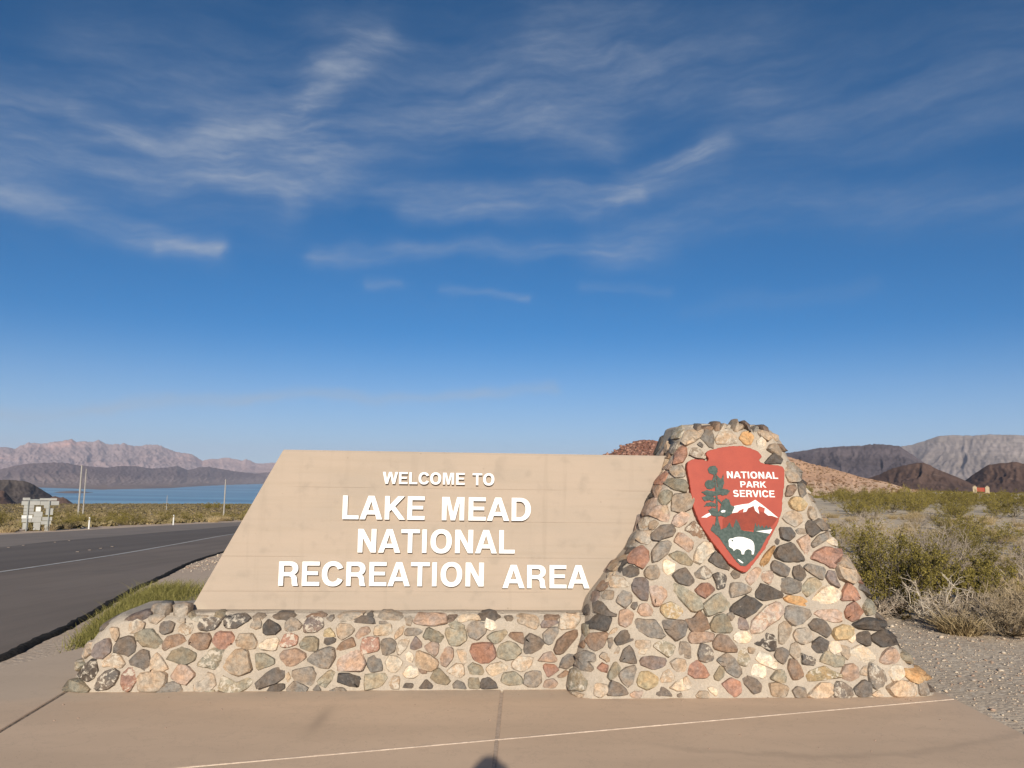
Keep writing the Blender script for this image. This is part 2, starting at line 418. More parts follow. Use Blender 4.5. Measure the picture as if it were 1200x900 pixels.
M_LHILL = rock('near_lake_hill_rock', (.10, .082, .074), (.13, .105, .09), (.085, .068, .062), .006)
M_MESA = rock('mesa_rock', (.10, .082, .088), (.13, .104, .106), (.088, .076, .084), .0012, strata=.012, spots=(.25, .21, .19))  # cooler tones put the distance haze into the rock colour
M_LIME = rock('grey_mountain_rock', (.35, .29, .255), (.30, .25, .225), (.40, .335, .29), .0008, strata=.006, spots=(.21, .175, .16))
M_BROWNHILL = rock('brown_hill_rock', (.125, .078, .06), (.155, .098, .075), (.085, .058, .05), .006, spots=(.23, .16, .125))
def b_red(n):
    x, y, z = n.sep(n.obj)
    a = n.noise(n.obj, .05, 6, .65); f = n.noise(n.obj, .9, 5, .75)
    c = n.mix(n.ramp(a, .35, .65), (.68, .42, .26), (.58, .345, .215))
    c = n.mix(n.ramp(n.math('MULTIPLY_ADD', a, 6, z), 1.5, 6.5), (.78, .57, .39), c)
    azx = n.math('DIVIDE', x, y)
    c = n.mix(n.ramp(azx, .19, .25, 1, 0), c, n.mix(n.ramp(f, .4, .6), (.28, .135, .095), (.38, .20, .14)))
    c = n.scale(c, n.math('MULTIPLY_ADD', f, .6, .7)); bump(n, f, .3, .3)
    return c
M_RED = mat('red_hill_rubble', b_red, .97, .05)

def b_lake(n):
    rp = n.noise(n.mapping(n.obj, scl=(.12, 1, 1)), .02, 5, .6); band = n.noise(n.mapping(n.obj, scl=(.0004, .0022, 1)), 1.0, 3, .5)
    c = n.mix(n.ramp(band, .4, .62), (.085, .225, .335), (.21, .41, .51))  # blue of the sky mirrored by the waves, put into the base colour
    n.p.inputs['IOR'].default_value = 1.33
    bump(n, rp, .10, 3.0)
    return c
M_LAKE = mat('lake_water', b_lake, .30, .12)

def foliage(name, c1, c2, c3=None):
    def b(n):
        a = n.noise(n.obj, 5.5, 3, .6); f = n.noise(n.obj, 60, 2)
        c = n.mix(n.ramp(a, .35, .65), c1, c2)
        if c3: c = n.mix(n.ramp(f, .5, .7), c, c3)
        return n.scale(c, n.math('MULTIPLY_ADD', n.info.outputs['Random'], .5, n.math('MULTIPLY_ADD', f, .5, .55)))
    m = mat(name, b, .75, .2)
    return m
M_CREO = foliage('creosote_leaf', (.135, .109, .023), (.20, .158, .034), (.31, .24, .063))
M_CREO_STEM = foliage('creosote_stem', (.10, .078, .058), (.16, .125, .095))
M_DEAD = foliage('bleached_twig', (.42, .345, .26), (.53, .45, .35))
M_DEADGREY = foliage('grey_twig', (.30, .24, .185), (.41, .335, .255))
M_TANTWIG = foliage('tan_twig', (.28, .21, .13), (.36, .28, .18))
M_STRAW = foliage('dry_straw', (.36, .265, .14), (.46, .35, .19), (.30, .22, .11))
M_WEED = foliage('roadside_weed', (.125, .12, .03), (.175, .155, .042), (.27, .22, .085))
M_SCRUB = foliage('far_scrub', (.17, .135, .06), (.25, .19, .095), (.12, .10, .045))
M_HILLSCRUB = foliage('hill_scrub', (.15, .09, .05), (.22, .135, .075))

M_WHITE = mat('white_letter_paint', two_tone((.86, .84, .80), (.80, .78, .74), 12, fine=80, famt=.05), .5, .4)
M_EMB_RED = mat('emblem_red', two_tone((.355, .060, .034), (.32, .053, .031), 8, fine=120, famt=.15, bstr=.25, bdist=.004), .6, .35)
M_EMB_ROCK = mat('emblem_brown', two_tone((.25, .048, .028), (.21, .042, .027), 20, fine=120, famt=.2), .7)
M_EMB_GREEN = mat('emblem_green', two_tone((.044, .066, .055), (.078, .102, .088), 45, fine=160, famt=.35), .65)
M_EMB_WHITE = mat('emblem_white', two_tone((.82, .80, .75), (.74, .71, .66), 40, fine=150, famt=.08), .6)
M_METAL = mat('sign_back_metal', two_tone((.36, .35, .315), (.30, .29, .265), 1.5, fine=30, famt=.1), .6, .4)
M_METAL_W = mat('white_panel', two_tone((.66, .65, .61), (.60, .585, .55), 1.5, fine=30, famt=.05), .5, .4)
M_GALV = mat('galvanised_post', two_tone((.30, .31, .29), (.22, .23, .22), 4, fine=30), .6, .4)
M_POLE = mat('weathered_pole', two_tone((.36, .33, .29), (.30, .275, .24), 2, fine=20), .8)

# ---------------------------------------------------------------- ground sheet (falls towards the lake on the left)
def sstep(a,b,x):
    t=np.clip((x-a)/(b-a),0,1); return t*t*(3-2*t)
SHORE_AZ=[-60,-33,-30.3,-27,-23,-17.2,-10,10]
SHORE_R=[9600,9600,9500,8450,9700,15700,16000,16000]
def terrain(x,y):
    x=np.asarray(x,float); y=np.asarray(y,float)
    r=np.hypot(x,y); az=np.degrees(np.arctan2(x,y))
    w=sstep(-14,10,az)                       # 0 towards the lake, 1 towards the hills
    w=np.where(az<-60,sstep(60,110,-az),w)
    q=r-6.5
    R1=np.where(q<0,0,np.where(q<4,q*q/8,q-2)); R1=np.minimum(R1,53.5)
    z=-(1-w)*(.043*R1+.0325*np.clip(r-62,0,1800))-w*.008*np.clip(r-200,0,1800)
    wl=1-sstep(5,14,az); wl=np.where(az<-60,1-sstep(60,110,-az),wl)
    rs=np.interp(az,SHORE_AZ,SHORE_R)
    zb=np.maximum(z-np.clip(r-1862,0,None)*.12,-165)
    zb=np.where(r>rs-800,np.maximum(-165,-150+(r-rs)*.018),zb)
    zb=zb+26*np.exp(-((az+28.6)/1.5)**2-((r-7200)/420)**2)
    return z*(1-wl)+zb*wl

def azel_pt(az, el, r):
    return r * math.sin(rad(az)), r * math.cos(rad(az)), CAM_H + r * math.tan(rad(el))

def ground_z(x, y):
    """terrain with its small relief"""
    x = np.asarray(x, float); y = np.asarray(y, float); r = np.hypot(x, y)
    z = terrain(x, y) - .012
    amp = np.clip((r - 30) / 120, 0, 1)
    z = z + amp * .5 * (fbm(x * .05, y * .05, 3) - .5) * 2 * np.clip(r / 300, .4, 3)
    z = z + .03 * (fbm(x * .9, y * .9, 5) - .5) * np.clip((r - 8) / 6, 0, 1)
    return z

azs = np.concatenate([np.arange(-180, -46, 3.0), np.arange(-46, 46, .25), np.arange(46, 180, 3.0)])
rs = np.concatenate([[0.0], np.geomspace(.6, 32000, 250)])
RR, AA = np.meshgrid(rs, np.radians(azs), indexing='ij')
GX = RR * np.sin(AA); GY = RR * np.cos(AA); GZ = ground_z(GX, GY)
gq = grid_quads(len(rs), len(azs), wrap=True)[:, ::-1]
ri = gq[:, 0] // len(azs)
gx = GX.ravel()[gq[:, 0]]; gyy = GY.ravel()[gq[:, 0]]
ground = mk_np('ground', np.stack([GX, GY, GZ], -1).reshape(-1, 3), gq, [M_GROUND, M_BAJADA], smooth=True, midx=(rs[ri] > 1950).astype(int))
tag(ground, kind='structure')

# lake: water lies 150 m below the road
la = np.radians(np.arange(-75, 20, 2.0)); lr = np.array([1900, 3000, 5000, 8000, 12000, 17000.])
LR, LA = np.meshgrid(lr, la, indexing='ij')
lake = mk_np('lake', np.stack([LR * np.sin(LA), LR * np.cos(LA), np.full_like(LR, -150.0)], -1).reshape(-1, 3), grid_quads(len(lr), len(la))[:, ::-1], [M_LAKE])
tag(lake, kind='structure')

# ---------------------------------------------------------------- ranges and hills
def hills(name, crest, rf, rc, rb, material, gully=(.35, 1.2, .9), detail=.10, naz=None, nt=70, seed=1, power=1.15, kind='structure', azstep=.06, taper=True):
    """crest: (azimuth, elevation) of the skyline; rf, rc, rb: distances of foot, crest and back"""
    ca = np.array([c[0] for c in crest]); ce = np.array([c[1] for c in crest])
    az = np.arange(ca[0], ca[-1] + azstep * .5, azstep)
    el = np.interp(az, ca, ce)
    f = (lambda q: np.interp(az, [p[0] for p in q], [p[1] for p in q])) if isinstance(rf, list) else (lambda q: np.full_like(az, q))
    RF = f(rf); g = (lambda q: np.interp(az, [p[0] for p in q], [p[1] for p in q]) if isinstance(q, list) else np.full_like(az, q))
    RC = g(rc); RB = g(rb)
    t = np.concatenate([np.linspace(0, 1, nt), np.linspace(1, 2, nt // 3)[1:]])
    T, A = np.meshgrid(t, az, indexing='ij')
    R = np.where(T <= 1, RF + (RC - RF) * T, RC + (RB - RC) * (T - 1))
    X = R * np.sin(np.radians(A)); Y = R * np.cos(np.radians(A))
    base = terrain(X, Y) - .5
    HC = CAM_H + RC * np.tan(np.radians(el)) - terrain(RC * np.sin(np.radians(az)), RC * np.cos(np.radians(az)))
    s = np.where(T <= 1, T, 2 - T)
    prof = s ** power * (1 - .0 * s)
    k, ks, kt = gully
    span = np.median(RC) * math.pi / 180
    gx_ = A * ks; gt = T * kt
    warp = fbm(gx_ * .7 + 5, gt * 1.7, seed + 9, 3) * 1.4
    rg = ridged(gx_ + warp, gt, seed, 5)
    fine = fbm(gx_ * 7, gt * 9, seed + 4, 4) - .5
    env = np.clip(s * (1 - s) * 4, 0, 1) ** .6
    H = HC * (prof - k * env * (1 - rg) * (.35 + .65 * s))
    H = H + HC * detail * fine * np.clip(s * 3, 0, 1)
    edge = np.clip(np.minimum(A - az[0], az[-1] - A) / .8, 0, 1) if taper else 1
    Z = base + np.maximum(H, 0) * edge - 1.0 * (np.clip(T * 40, 0, 1) < 1) * 1.0
    o = mk_np(name, np.stack([X, Y, Z], -1).reshape(-1, 3), grid_quads(len(t), len(az))[:, ::-1], [material], smooth=True)
    tag(o, kind=kind)
    return o

FAR = [(-40, 1.2), (-37, 1.4), (-35, 1.3), (-32.69, 1.5), (-32.26, 1.51), (-31.9, 1.42), (-31.6, 1.64), (-31.25, 1.81), (-30.85, 1.82), (-30.48, 1.78), (-30.03, 1.9), (-29.57, 1.97), (-29.2, 2.04), (-28.93, 2.14), (-28.63, 1.97), (-28.16, 2.02), (-27.77, 1.98), (-27.44, 2.12), (-27.19, 2.0), (-26.84, 1.85), (-26.45, 1.91), (-26.2, 1.87), (-26.01, 1.98), (-25.71, 1.88), (-25.3, 1.79), (-24.85, 1.85), (-24.6, 1.92), (-23.89, 1.92), (-23.41, 1.73), (-22.88, 1.52), (-22.4, 1.42), (-21.87, 1.37), (-21.54, 1.21), (-21.16, 0.94), (-20.73, 1.06), (-20.14, 1.07), (-19.82, 1.19), (-19.39, 1.15), (-19.05, 1.1), (-18.66, 0.99), (-18.4, 1.11), (-18.06, 1.0), (-17.72, 0.83), (-17.16, 0.84), (-16.54, 0.91), (-15.46, 0.82), (-10.82, 0.84), (0, .8), (12, .5)]
hills('far_mountains', FAR, 18500, 23500, 26500, M_FARMT, (.34, 1.3, 2.6), .10, seed=11, nt=90)
MID = [(-40, .1), (-36, .0), (-34, .05), (-32.59, 0.16), (-31.73, 0.44), (-30.85, 0.56), (-30.17, 0.63), (-29.25, 0.65), (-28.53, 0.5), (-27.57, 0.42), (-26.84, 0.38), (-26.11, 0.5), (-25.12, 0.52), (-24.35, 0.37), (-23.33, 0.44), (-22.66, 0.57), (-22.02, 0.3), (-21.4, 0.48), (-20.71, 0.55), (-19.78, 0.39), (-18.79, 0.24), (-17.68, 0.14), (-16.57, 0.27), (-11.97, 0.22), (0, .2), (10, .1)]
hills('lakeshore_hills', MID, [(-40, 9900), (-30, 9700), (-27, 8900), (-23, 10000), (-17, 15900), (10, 16200)], [(-40, 13500), (-27, 13000), (-17, 17200), (10, 17400)], [(-40, 15500), (-27, 15000), (-17, 18300), (10, 18400)], M_MIDHILL, (.40, 1.4, 2.4), .12, seed=23, power=1.9, nt=90)
hills('lakeside_hill', [(-42, -.6), (-38, -.3), (-35.89, -0.39), (-33.84, -0.30), (-32.54, -0.45), (-32.11, -0.45), (-31.66, -0.47), (-31.22, -0.51), (-30.75, -0.74), (-30.28, -1.05), (-29.8, -1.36), (-29.5, -1.68), (-29.1, -2.0)], 1560, 1850, 2250, M_LHILL, (.3, 1.5, 1.2), .06, seed=31, taper=False)
hills('dark_outcrop', [(-40, -.5), (-35.08, -0.38), (-33.37, -0.86), (-32.5, -1.06), (-32.27, -1.11), (-32.04, -1.37), (-31.79, -1.68), (-31.4, -2.0)], 1150, 1300, 1500, M_BROWNHILL, (.3, 1.7, 1.2), .08, seed=37, taper=False)
hills('shore_rock', [(-30.0, -1.75), (-29.75, -1.45), (-29.55, -1.42), (-29.35, -1.50), (-29.15, -1.48), (-28.9, -1.62), (-28.6, -1.85)], 1500, 1540, 1600, M_BROWNHILL, (.3, 6, 1.5), .15, seed=38, taper=False, azstep=.03)
hills('mesa', [(8, 1.2), (13, 1.7), (15.64, 1.89), (19.0, 2.02), (19.82, 2.14), (21.18, 2.37), (22.51, 2.48), (23.81, 2.53), (24.69, 2.64), (25.34, 2.58), (26.09, 2.46), (26.57, 2.08), (27.28, 1.53), (27.74, 1.1), (28.66, 0.46), (29.2, .1)], 3600, 4700, 7000, M_MESA, (.28, 1.1, 1.6), .04, seed=41, power=.9)
hills('grey_mountains', [(22, 1.2), (25.32, 2.08), (26.09, 2.46), (26.83, 2.57), (27.57, 2.83), (28.31, 3.1), (29.02, 3.14), (30.19, 3.1), (31.1, 3.16), (32.0, 3.12), (32.88, 3.08), (34.99, 2.94), (37.77, 2.49), (42, 2.2)], 6200, 9000, 11500, M_LIME, (.17, .8, 1.5), .035, seed=43, power=1.25, nt=90)
hills('brown_hill', [(22.0, -.3), (23.21, 0.06), (24.76, 0.64), (25.17, 0.86), (25.63, 1.09), (26.29, 1.26), (27.03, 1.42), (27.42, 1.42), (27.75, 1.26), (28.21, 0.99), (28.68, 0.78), (29.37, 0.47), (30.04, 0.11), (30.93, -0.24), (31.5, -.5)], 1000, 1350, 1800, M_BROWNHILL, (.35, 1.1, 1.2), .05, seed=47, power=1.2)
hills('brown_hill', [(27.6, -.6), (28.63, -0.28), (29.49, 0.21), (30.07, 0.69), (30.64, 1.11), (31.01, 1.33), (31.69, 1.43), (32.35, 1.48), (32.79, 1.38), (34.9, 1.28), (37.66, 0.8), (42, .3)], 1150, 1550, 2000, M_BROWNHILL, (.35, .9, 1.2), .05, seed=53, power=1.2)
RED = [(4.9, .2), (5.58, 1.0), (6.19, 1.78), (6.91, 1.98), (7.52, 2.29), (8.3, 2.66), (8.91, 2.97), (9.51, 3.04), (10.11, 3.04), (10.52, 2.94), (11.0, 2.88), (13.35, 2.95), (15.08, 2.83), (17.9, 2.31), (19.27, 1.9), (20.62, 1.45), (22.2, 1.06), (23.74, 0.57), (25.25, 0.26), (26.23, -0.06), (27.68, -0.35), (28.62, -0.6)]
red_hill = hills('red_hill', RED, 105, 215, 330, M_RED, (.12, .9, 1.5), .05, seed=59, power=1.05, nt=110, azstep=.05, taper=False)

# ---------------------------------------------------------------- road
def catmull(P, n):
    P = np.array(P, float); d = np.r_[0, np.cumsum(np.hypot(*np.diff(P, axis=0).T))]; q = np.linspace(0, d[-1], n)
    # piecewise cubic through the points (finite-difference tangents)
    m = np.gradient(P, d, axis=0); i = np.clip(np.searchsorted(d, q, side='right') - 1, 0, len(d) - 2)
    h = (d[i + 1] - d[i])[:, None]; t = ((q - d[i])[:, None]) / h
    return (2 * t**3 - 3 * t**2 + 1) * P[i] + (t**3 - 2 * t**2 + t) * h * m[i] + (-2 * t**3 + 3 * t**2) * P[i + 1] + (t**3 - t**2) * h * m[i + 1]
NR = 260
NEAR = catmull([(-14, -40), (-9.2, -14), (-6.8, -2), (-5.3, 3.5), (-4.44, 7.18), (-4.59, 7.91), (-4.81, 8.86), (-5.18, 10.18), (-5.9, 12.59), (-6.71, 15.69), (-7.75, 19.51), (-8.83, 24.74), (-11.0, 40), (-12.0, 58), (-10, 85), (-4, 120)], NR)
LINE = catmull([(-18, -40), (-13.5, -14), (-11.2, -2), (-10.5, 8), (-10.65, 16.96), (-10.93, 19.59), (-11.44, 23.46), (-12.71, 30.52), (-15.37, 44.63), (-17, 62), (-16, 88), (-9, 124)], NR)
TONE = catmull([(-26, -40), (-22, -14), (-19.5, -2), (-18.4, 14), (-18.42, 29.22), (-19.75, 34.77), (-20.29, 40.19), (-21.8, 52), (-22.6, 66), (-20, 92), (-13, 128)], NR)
FARE = catmull([(-38, -40), (-33, -14), (-30.5, 0), (-29.4, 25), (-29.28, 46.34), (-29.65, 51.46), (-29.6, 57.0), (-29.0, 67.64), (-27.03, 80.25), (-24, 98), (-17, 132)], NR)
def strip(name, A, B, m, dz, mats, parent=None, rough=0):
    t = np.linspace(0, 1, m)[None, :, None]
    P = A[:, None, :] * (1 - t) + B[:, None, :] * t
    Z = terrain(P[..., 0], P[..., 1]) + dz
    o = mk_np(name, np.concatenate([P, Z[..., None]], -1).reshape(-1, 3), grid_quads(len(A), m)[:, ::-1], mats, parent, smooth=True)
    return o
def offset(A, d):
    T = np.gradient(A, axis=0); T /= np.linalg.norm(T, axis=1)[:, None]
    return A + np.stack([-T[:, 1], T[:, 0]], -1) * (np.asarray(d)[:, None] if np.ndim(d) else d)
road = strip('road', NEAR, FARE, 30, .016, [M_ROAD]); tag(road, kind='structure')
strip('traffic_lane', offset(LINE, .25), TONE, 8, .020, [M_LANE], road)
strip('far_lane', TONE, offset(FARE, -.15), 8, .020, [M_LANE_FAR], road)
strip('lane_line', offset(LINE, -.07), offset(LINE, .07), 2, .025, [M_LINE], road)
# crumbled black edge of the asphalt, a real low step
i0 = np.linspace(0, NR - 1, 1400)
NE = np.stack([np.interp(i0, np.arange(NR), NEAR[:, k]) for k in (0, 1)], -1)
jig = (fbm(np.arange(1400) * .35, np.zeros(1400), 71, 4) - .5)
rows = []
for d, dz in ((.04, .022), (.0, .026), (-.02, .018), (-.055, -.006), (-.07, -.05)):
    Q = offset(NE, d + jig * .055 + (RNG.random(1400) - .5) * .025)
    rows.append(np.concatenate([Q, (terrain(Q[:, 0], Q[:, 1]) + dz + (RNG.random(1400) - .5) * .012)[:, None]], -1))
mk_np('asphalt_edge', np.stack(rows, 1).reshape(-1, 3), grid_quads(1400, 5), [M_TAR], road)
# raised pavement markers between the lanes
for i, (mx, my) in enumerate([(-17.9, 28.9), (-18.4, 30.6), (-18.9, 33.6), (-19.3, 35.4), (-13.5, 25.3), (-13.7, 26.4), (-13.95, 27.6), (-14.2, 28.9)]):
    mb = MB(); mb.box(-.05, .05, -.05, .05, 0, .016, .012)
    o = mb.build('pavement_marker', [M_LANE_FAR]); o.location = (mx, my, float(terrain(mx, my)) + .022)
    tag(o, 'small pale raised marker dot on the grey road surface', 'road marker', 'raised marker dots on the road')

# ---------------------------------------------------------------- sidewalk: slabs with open joints
def clip(poly, n, c):          # keep n.p <= c
    out = []
    for i in range(len(poly)):
        a = np.array(poly[i]); b = np.array(poly[(i + 1) % len(poly)]); da = a @ n - c; db = b @ n - c
        if da <= 0: out.append(a)
        if da * db < 0: out.append(a + (b - a) * (da / (da - db)))
    return out
def line_n(p, q):
    d = np.array(q, float) - np.array(p, float); d /= np.linalg.norm(d); n = np.array([-d[1], d[0]]); return n, float(n @ np.array(p))
J1 = line_n((-1.716, 4.611), (3.303, 6.20)); J2 = line_n((-.0679, 4.784), (-.0447, 6.216)); J3 = line_n((-3.1523, 5.1607), (-3.2505, 6.0482))
OUT = [(-4.9, 4.1), (-6.1, -6), (3.42, -6), (3.36, 5.2), (3.375, 6.33), (3.1, 7.2), (-3.2, 7.9), (-3.94, 7.57), (-4.17, 6.75)]
sidewalk = empty('sidewalk'); tag(sidewalk, kind='structure')
def slab(poly):
    poly = [np.array(p) for p in poly]
    c = sum(poly) / len(poly); n = len(poly)
    area = sum(poly[i][0] * poly[(i + 1) % n][1] - poly[(i + 1) % n][0] * poly[i][1] for i in range(n))
    if area < 0: poly = poly[::-1]
    v = [(p[0], p[1], -.12) for p in poly] + [(p[0], p[1], -.006) for p in poly]
    for i in range(n):
        e1 = poly[i] - poly[i - 1]; e2 = poly[(i + 1) % n] - poly[i]
        e1 = e1 / np.linalg.norm(e1); e2 = e2 / np.linalg.norm(e2)
        nn = np.array([-e1[1] - e2[1], e1[0] + e2[0]]); nn /= np.linalg.norm(nn); nn /= max(.4, nn @ np.array([-e1[1], e1[0]]))
        v.append((*(poly[i] + nn * .006), 0.0))
    f = [tuple(range(2 * n, 3 * n))] + [(i, (i + 1) % n, n + (i + 1) % n, n + i) for i in range(n)] + [(n + i, n + (i + 1) % n, 2 * n + (i + 1) % n, 2 * n + i) for i in range(n)]
    return mk('slab', v, f, [M_SLAB], sidewalk)
gap1, gap2, gap3 = .007, .009, .012
for s1 in (1, -1):
    p1 = clip(OUT, s1 * J1[0], s1 * J1[1] - gap1)
    for s2 in (1, -1):
        p2 = clip(p1, s2 * J2[0], s2 * J2[1] - gap2)
        for s3 in (1, -1):
            p3 = clip(p2, s3 * J3[0], s3 * J3[1] - gap3)
            if len(p3) > 2:
                a = .5 * abs(sum(p3[i][0] * p3[(i + 1) % len(p3)][1] - p3[(i + 1) % len(p3)][0] * p3[i][1] for i in range(len(p3))))
                if a > .02: slab(p3)
def bead(name, p, q, wdt, z, m, wob, n=160):
    p = np.array(p); q = np.array(q); t = np.linspace(0, 1, n)[:, None]; C = p * (1 - t) + q * t
    d = (q - p) / np.linalg.norm(q - p); nn = np.array([-d[1], d[0]])
    wv = wdt * (.6 + .8 * fbm(np.arange(n) * .5, np.zeros(n), 5, 3))[:, None]
    c = C + nn * ((fbm(np.arange(n) * .3, np.ones(n), 8, 3) - .5)[:, None] * wob)
    r = [np.concatenate([c + nn * k * wv, np.full((n, 1), zz)], 1) for k, zz in ((1, z - .006), (.5, z), (-.5, z), (-1, z - .006))]
    mk_np(name, np.stack(r, 1).reshape(-1, 3), grid_quads(n, 4), [m], sidewalk, smooth=True)
bead('joint_filler', (-4.0, 3.888), (3.36, 6.219), .010, .0025, M_JOINT_SUNLIT, .006)
bead('joint_filler', (-.12, 2.0), (-.0447, 6.216), .017, .0006, mat('joint_grit', two_tone((.52, .39, .29), (.40, .30, .22), 30, fine=200), .95), .004)
bead('joint_filler', (-2.95, 3.4), (-3.2505, 6.0482), .016, -.006, M_JOINT_DARK, .02)
bead('joint_filler', (-3.2505, 6.0482), (-3.30, 6.6), .016, -.006, M_JOINT_DARK, .02)

# ---------------------------------------------------------------- the stone monument, in its own frame: u along the face, v into it
MON = (0.0, 6.31, 0.0); MON_RZ = rad(4.3)
PZ=[-.3,0,.2,.41,.645,.85,1.05,1.28,1.73,2.03,2.3]
PL=[.40,.455,.493,.559,.627,.784,.951,1.082,1.308,1.43,1.5]
PRZ=[-.3,0,.2,.37,.6,.81,1.06,1.365,1.68,2.04,2.3]
PR=[3.5,3.33,3.2,3.08,2.94,2.853,2.72,2.596,2.436,2.275,2.2]
INS=.018
def pil_lr(z): return np.interp(z,PZ,PL)+INS, np.interp(z,PRZ,PR)-INS
def _round(d,r):
    d=np.clip(d,0,r); return r-np.sqrt(np.maximum(r*r-(r-d)**2,0))
PIL_TOP=2.055
def pil_v(u,z):
    l,r=pil_lr(z); v=-.27+.2*z; R=.17
    a=np.clip(u-l,0,R); b=np.clip(r-u,0,R)
    v=v+(R-np.sqrt(np.maximum(R*R-(R-a)**2,0)))+(R-np.sqrt(np.maximum(R*R-(R-b)**2,0)))
    c=np.clip(PIL_TOP-z,0,.1); v=v+(.1-np.sqrt(np.maximum(.01-(.1-c)**2,0)))
    return v
BZ=[-.3,0,.19,.37,.46,.53,.6]; BL=[-3.4,-3.27,-3.21,-3.13,-3.06,-2.97,-2.8]
BASE_TOP=.535; BINS=-.015
def base_v(u,z):
    l=np.interp(z,BZ,BL)+BINS; v=.1*z; R=.15
    a=np.clip(u-l,0,R); v=v+(R-np.sqrt(np.maximum(R*R-(R-a)**2,0)))
    c=np.clip(BASE_TOP-z,0,.06); v=v+(.06-np.sqrt(np.maximum(.0036-(.06-c)**2,0)))
    return v

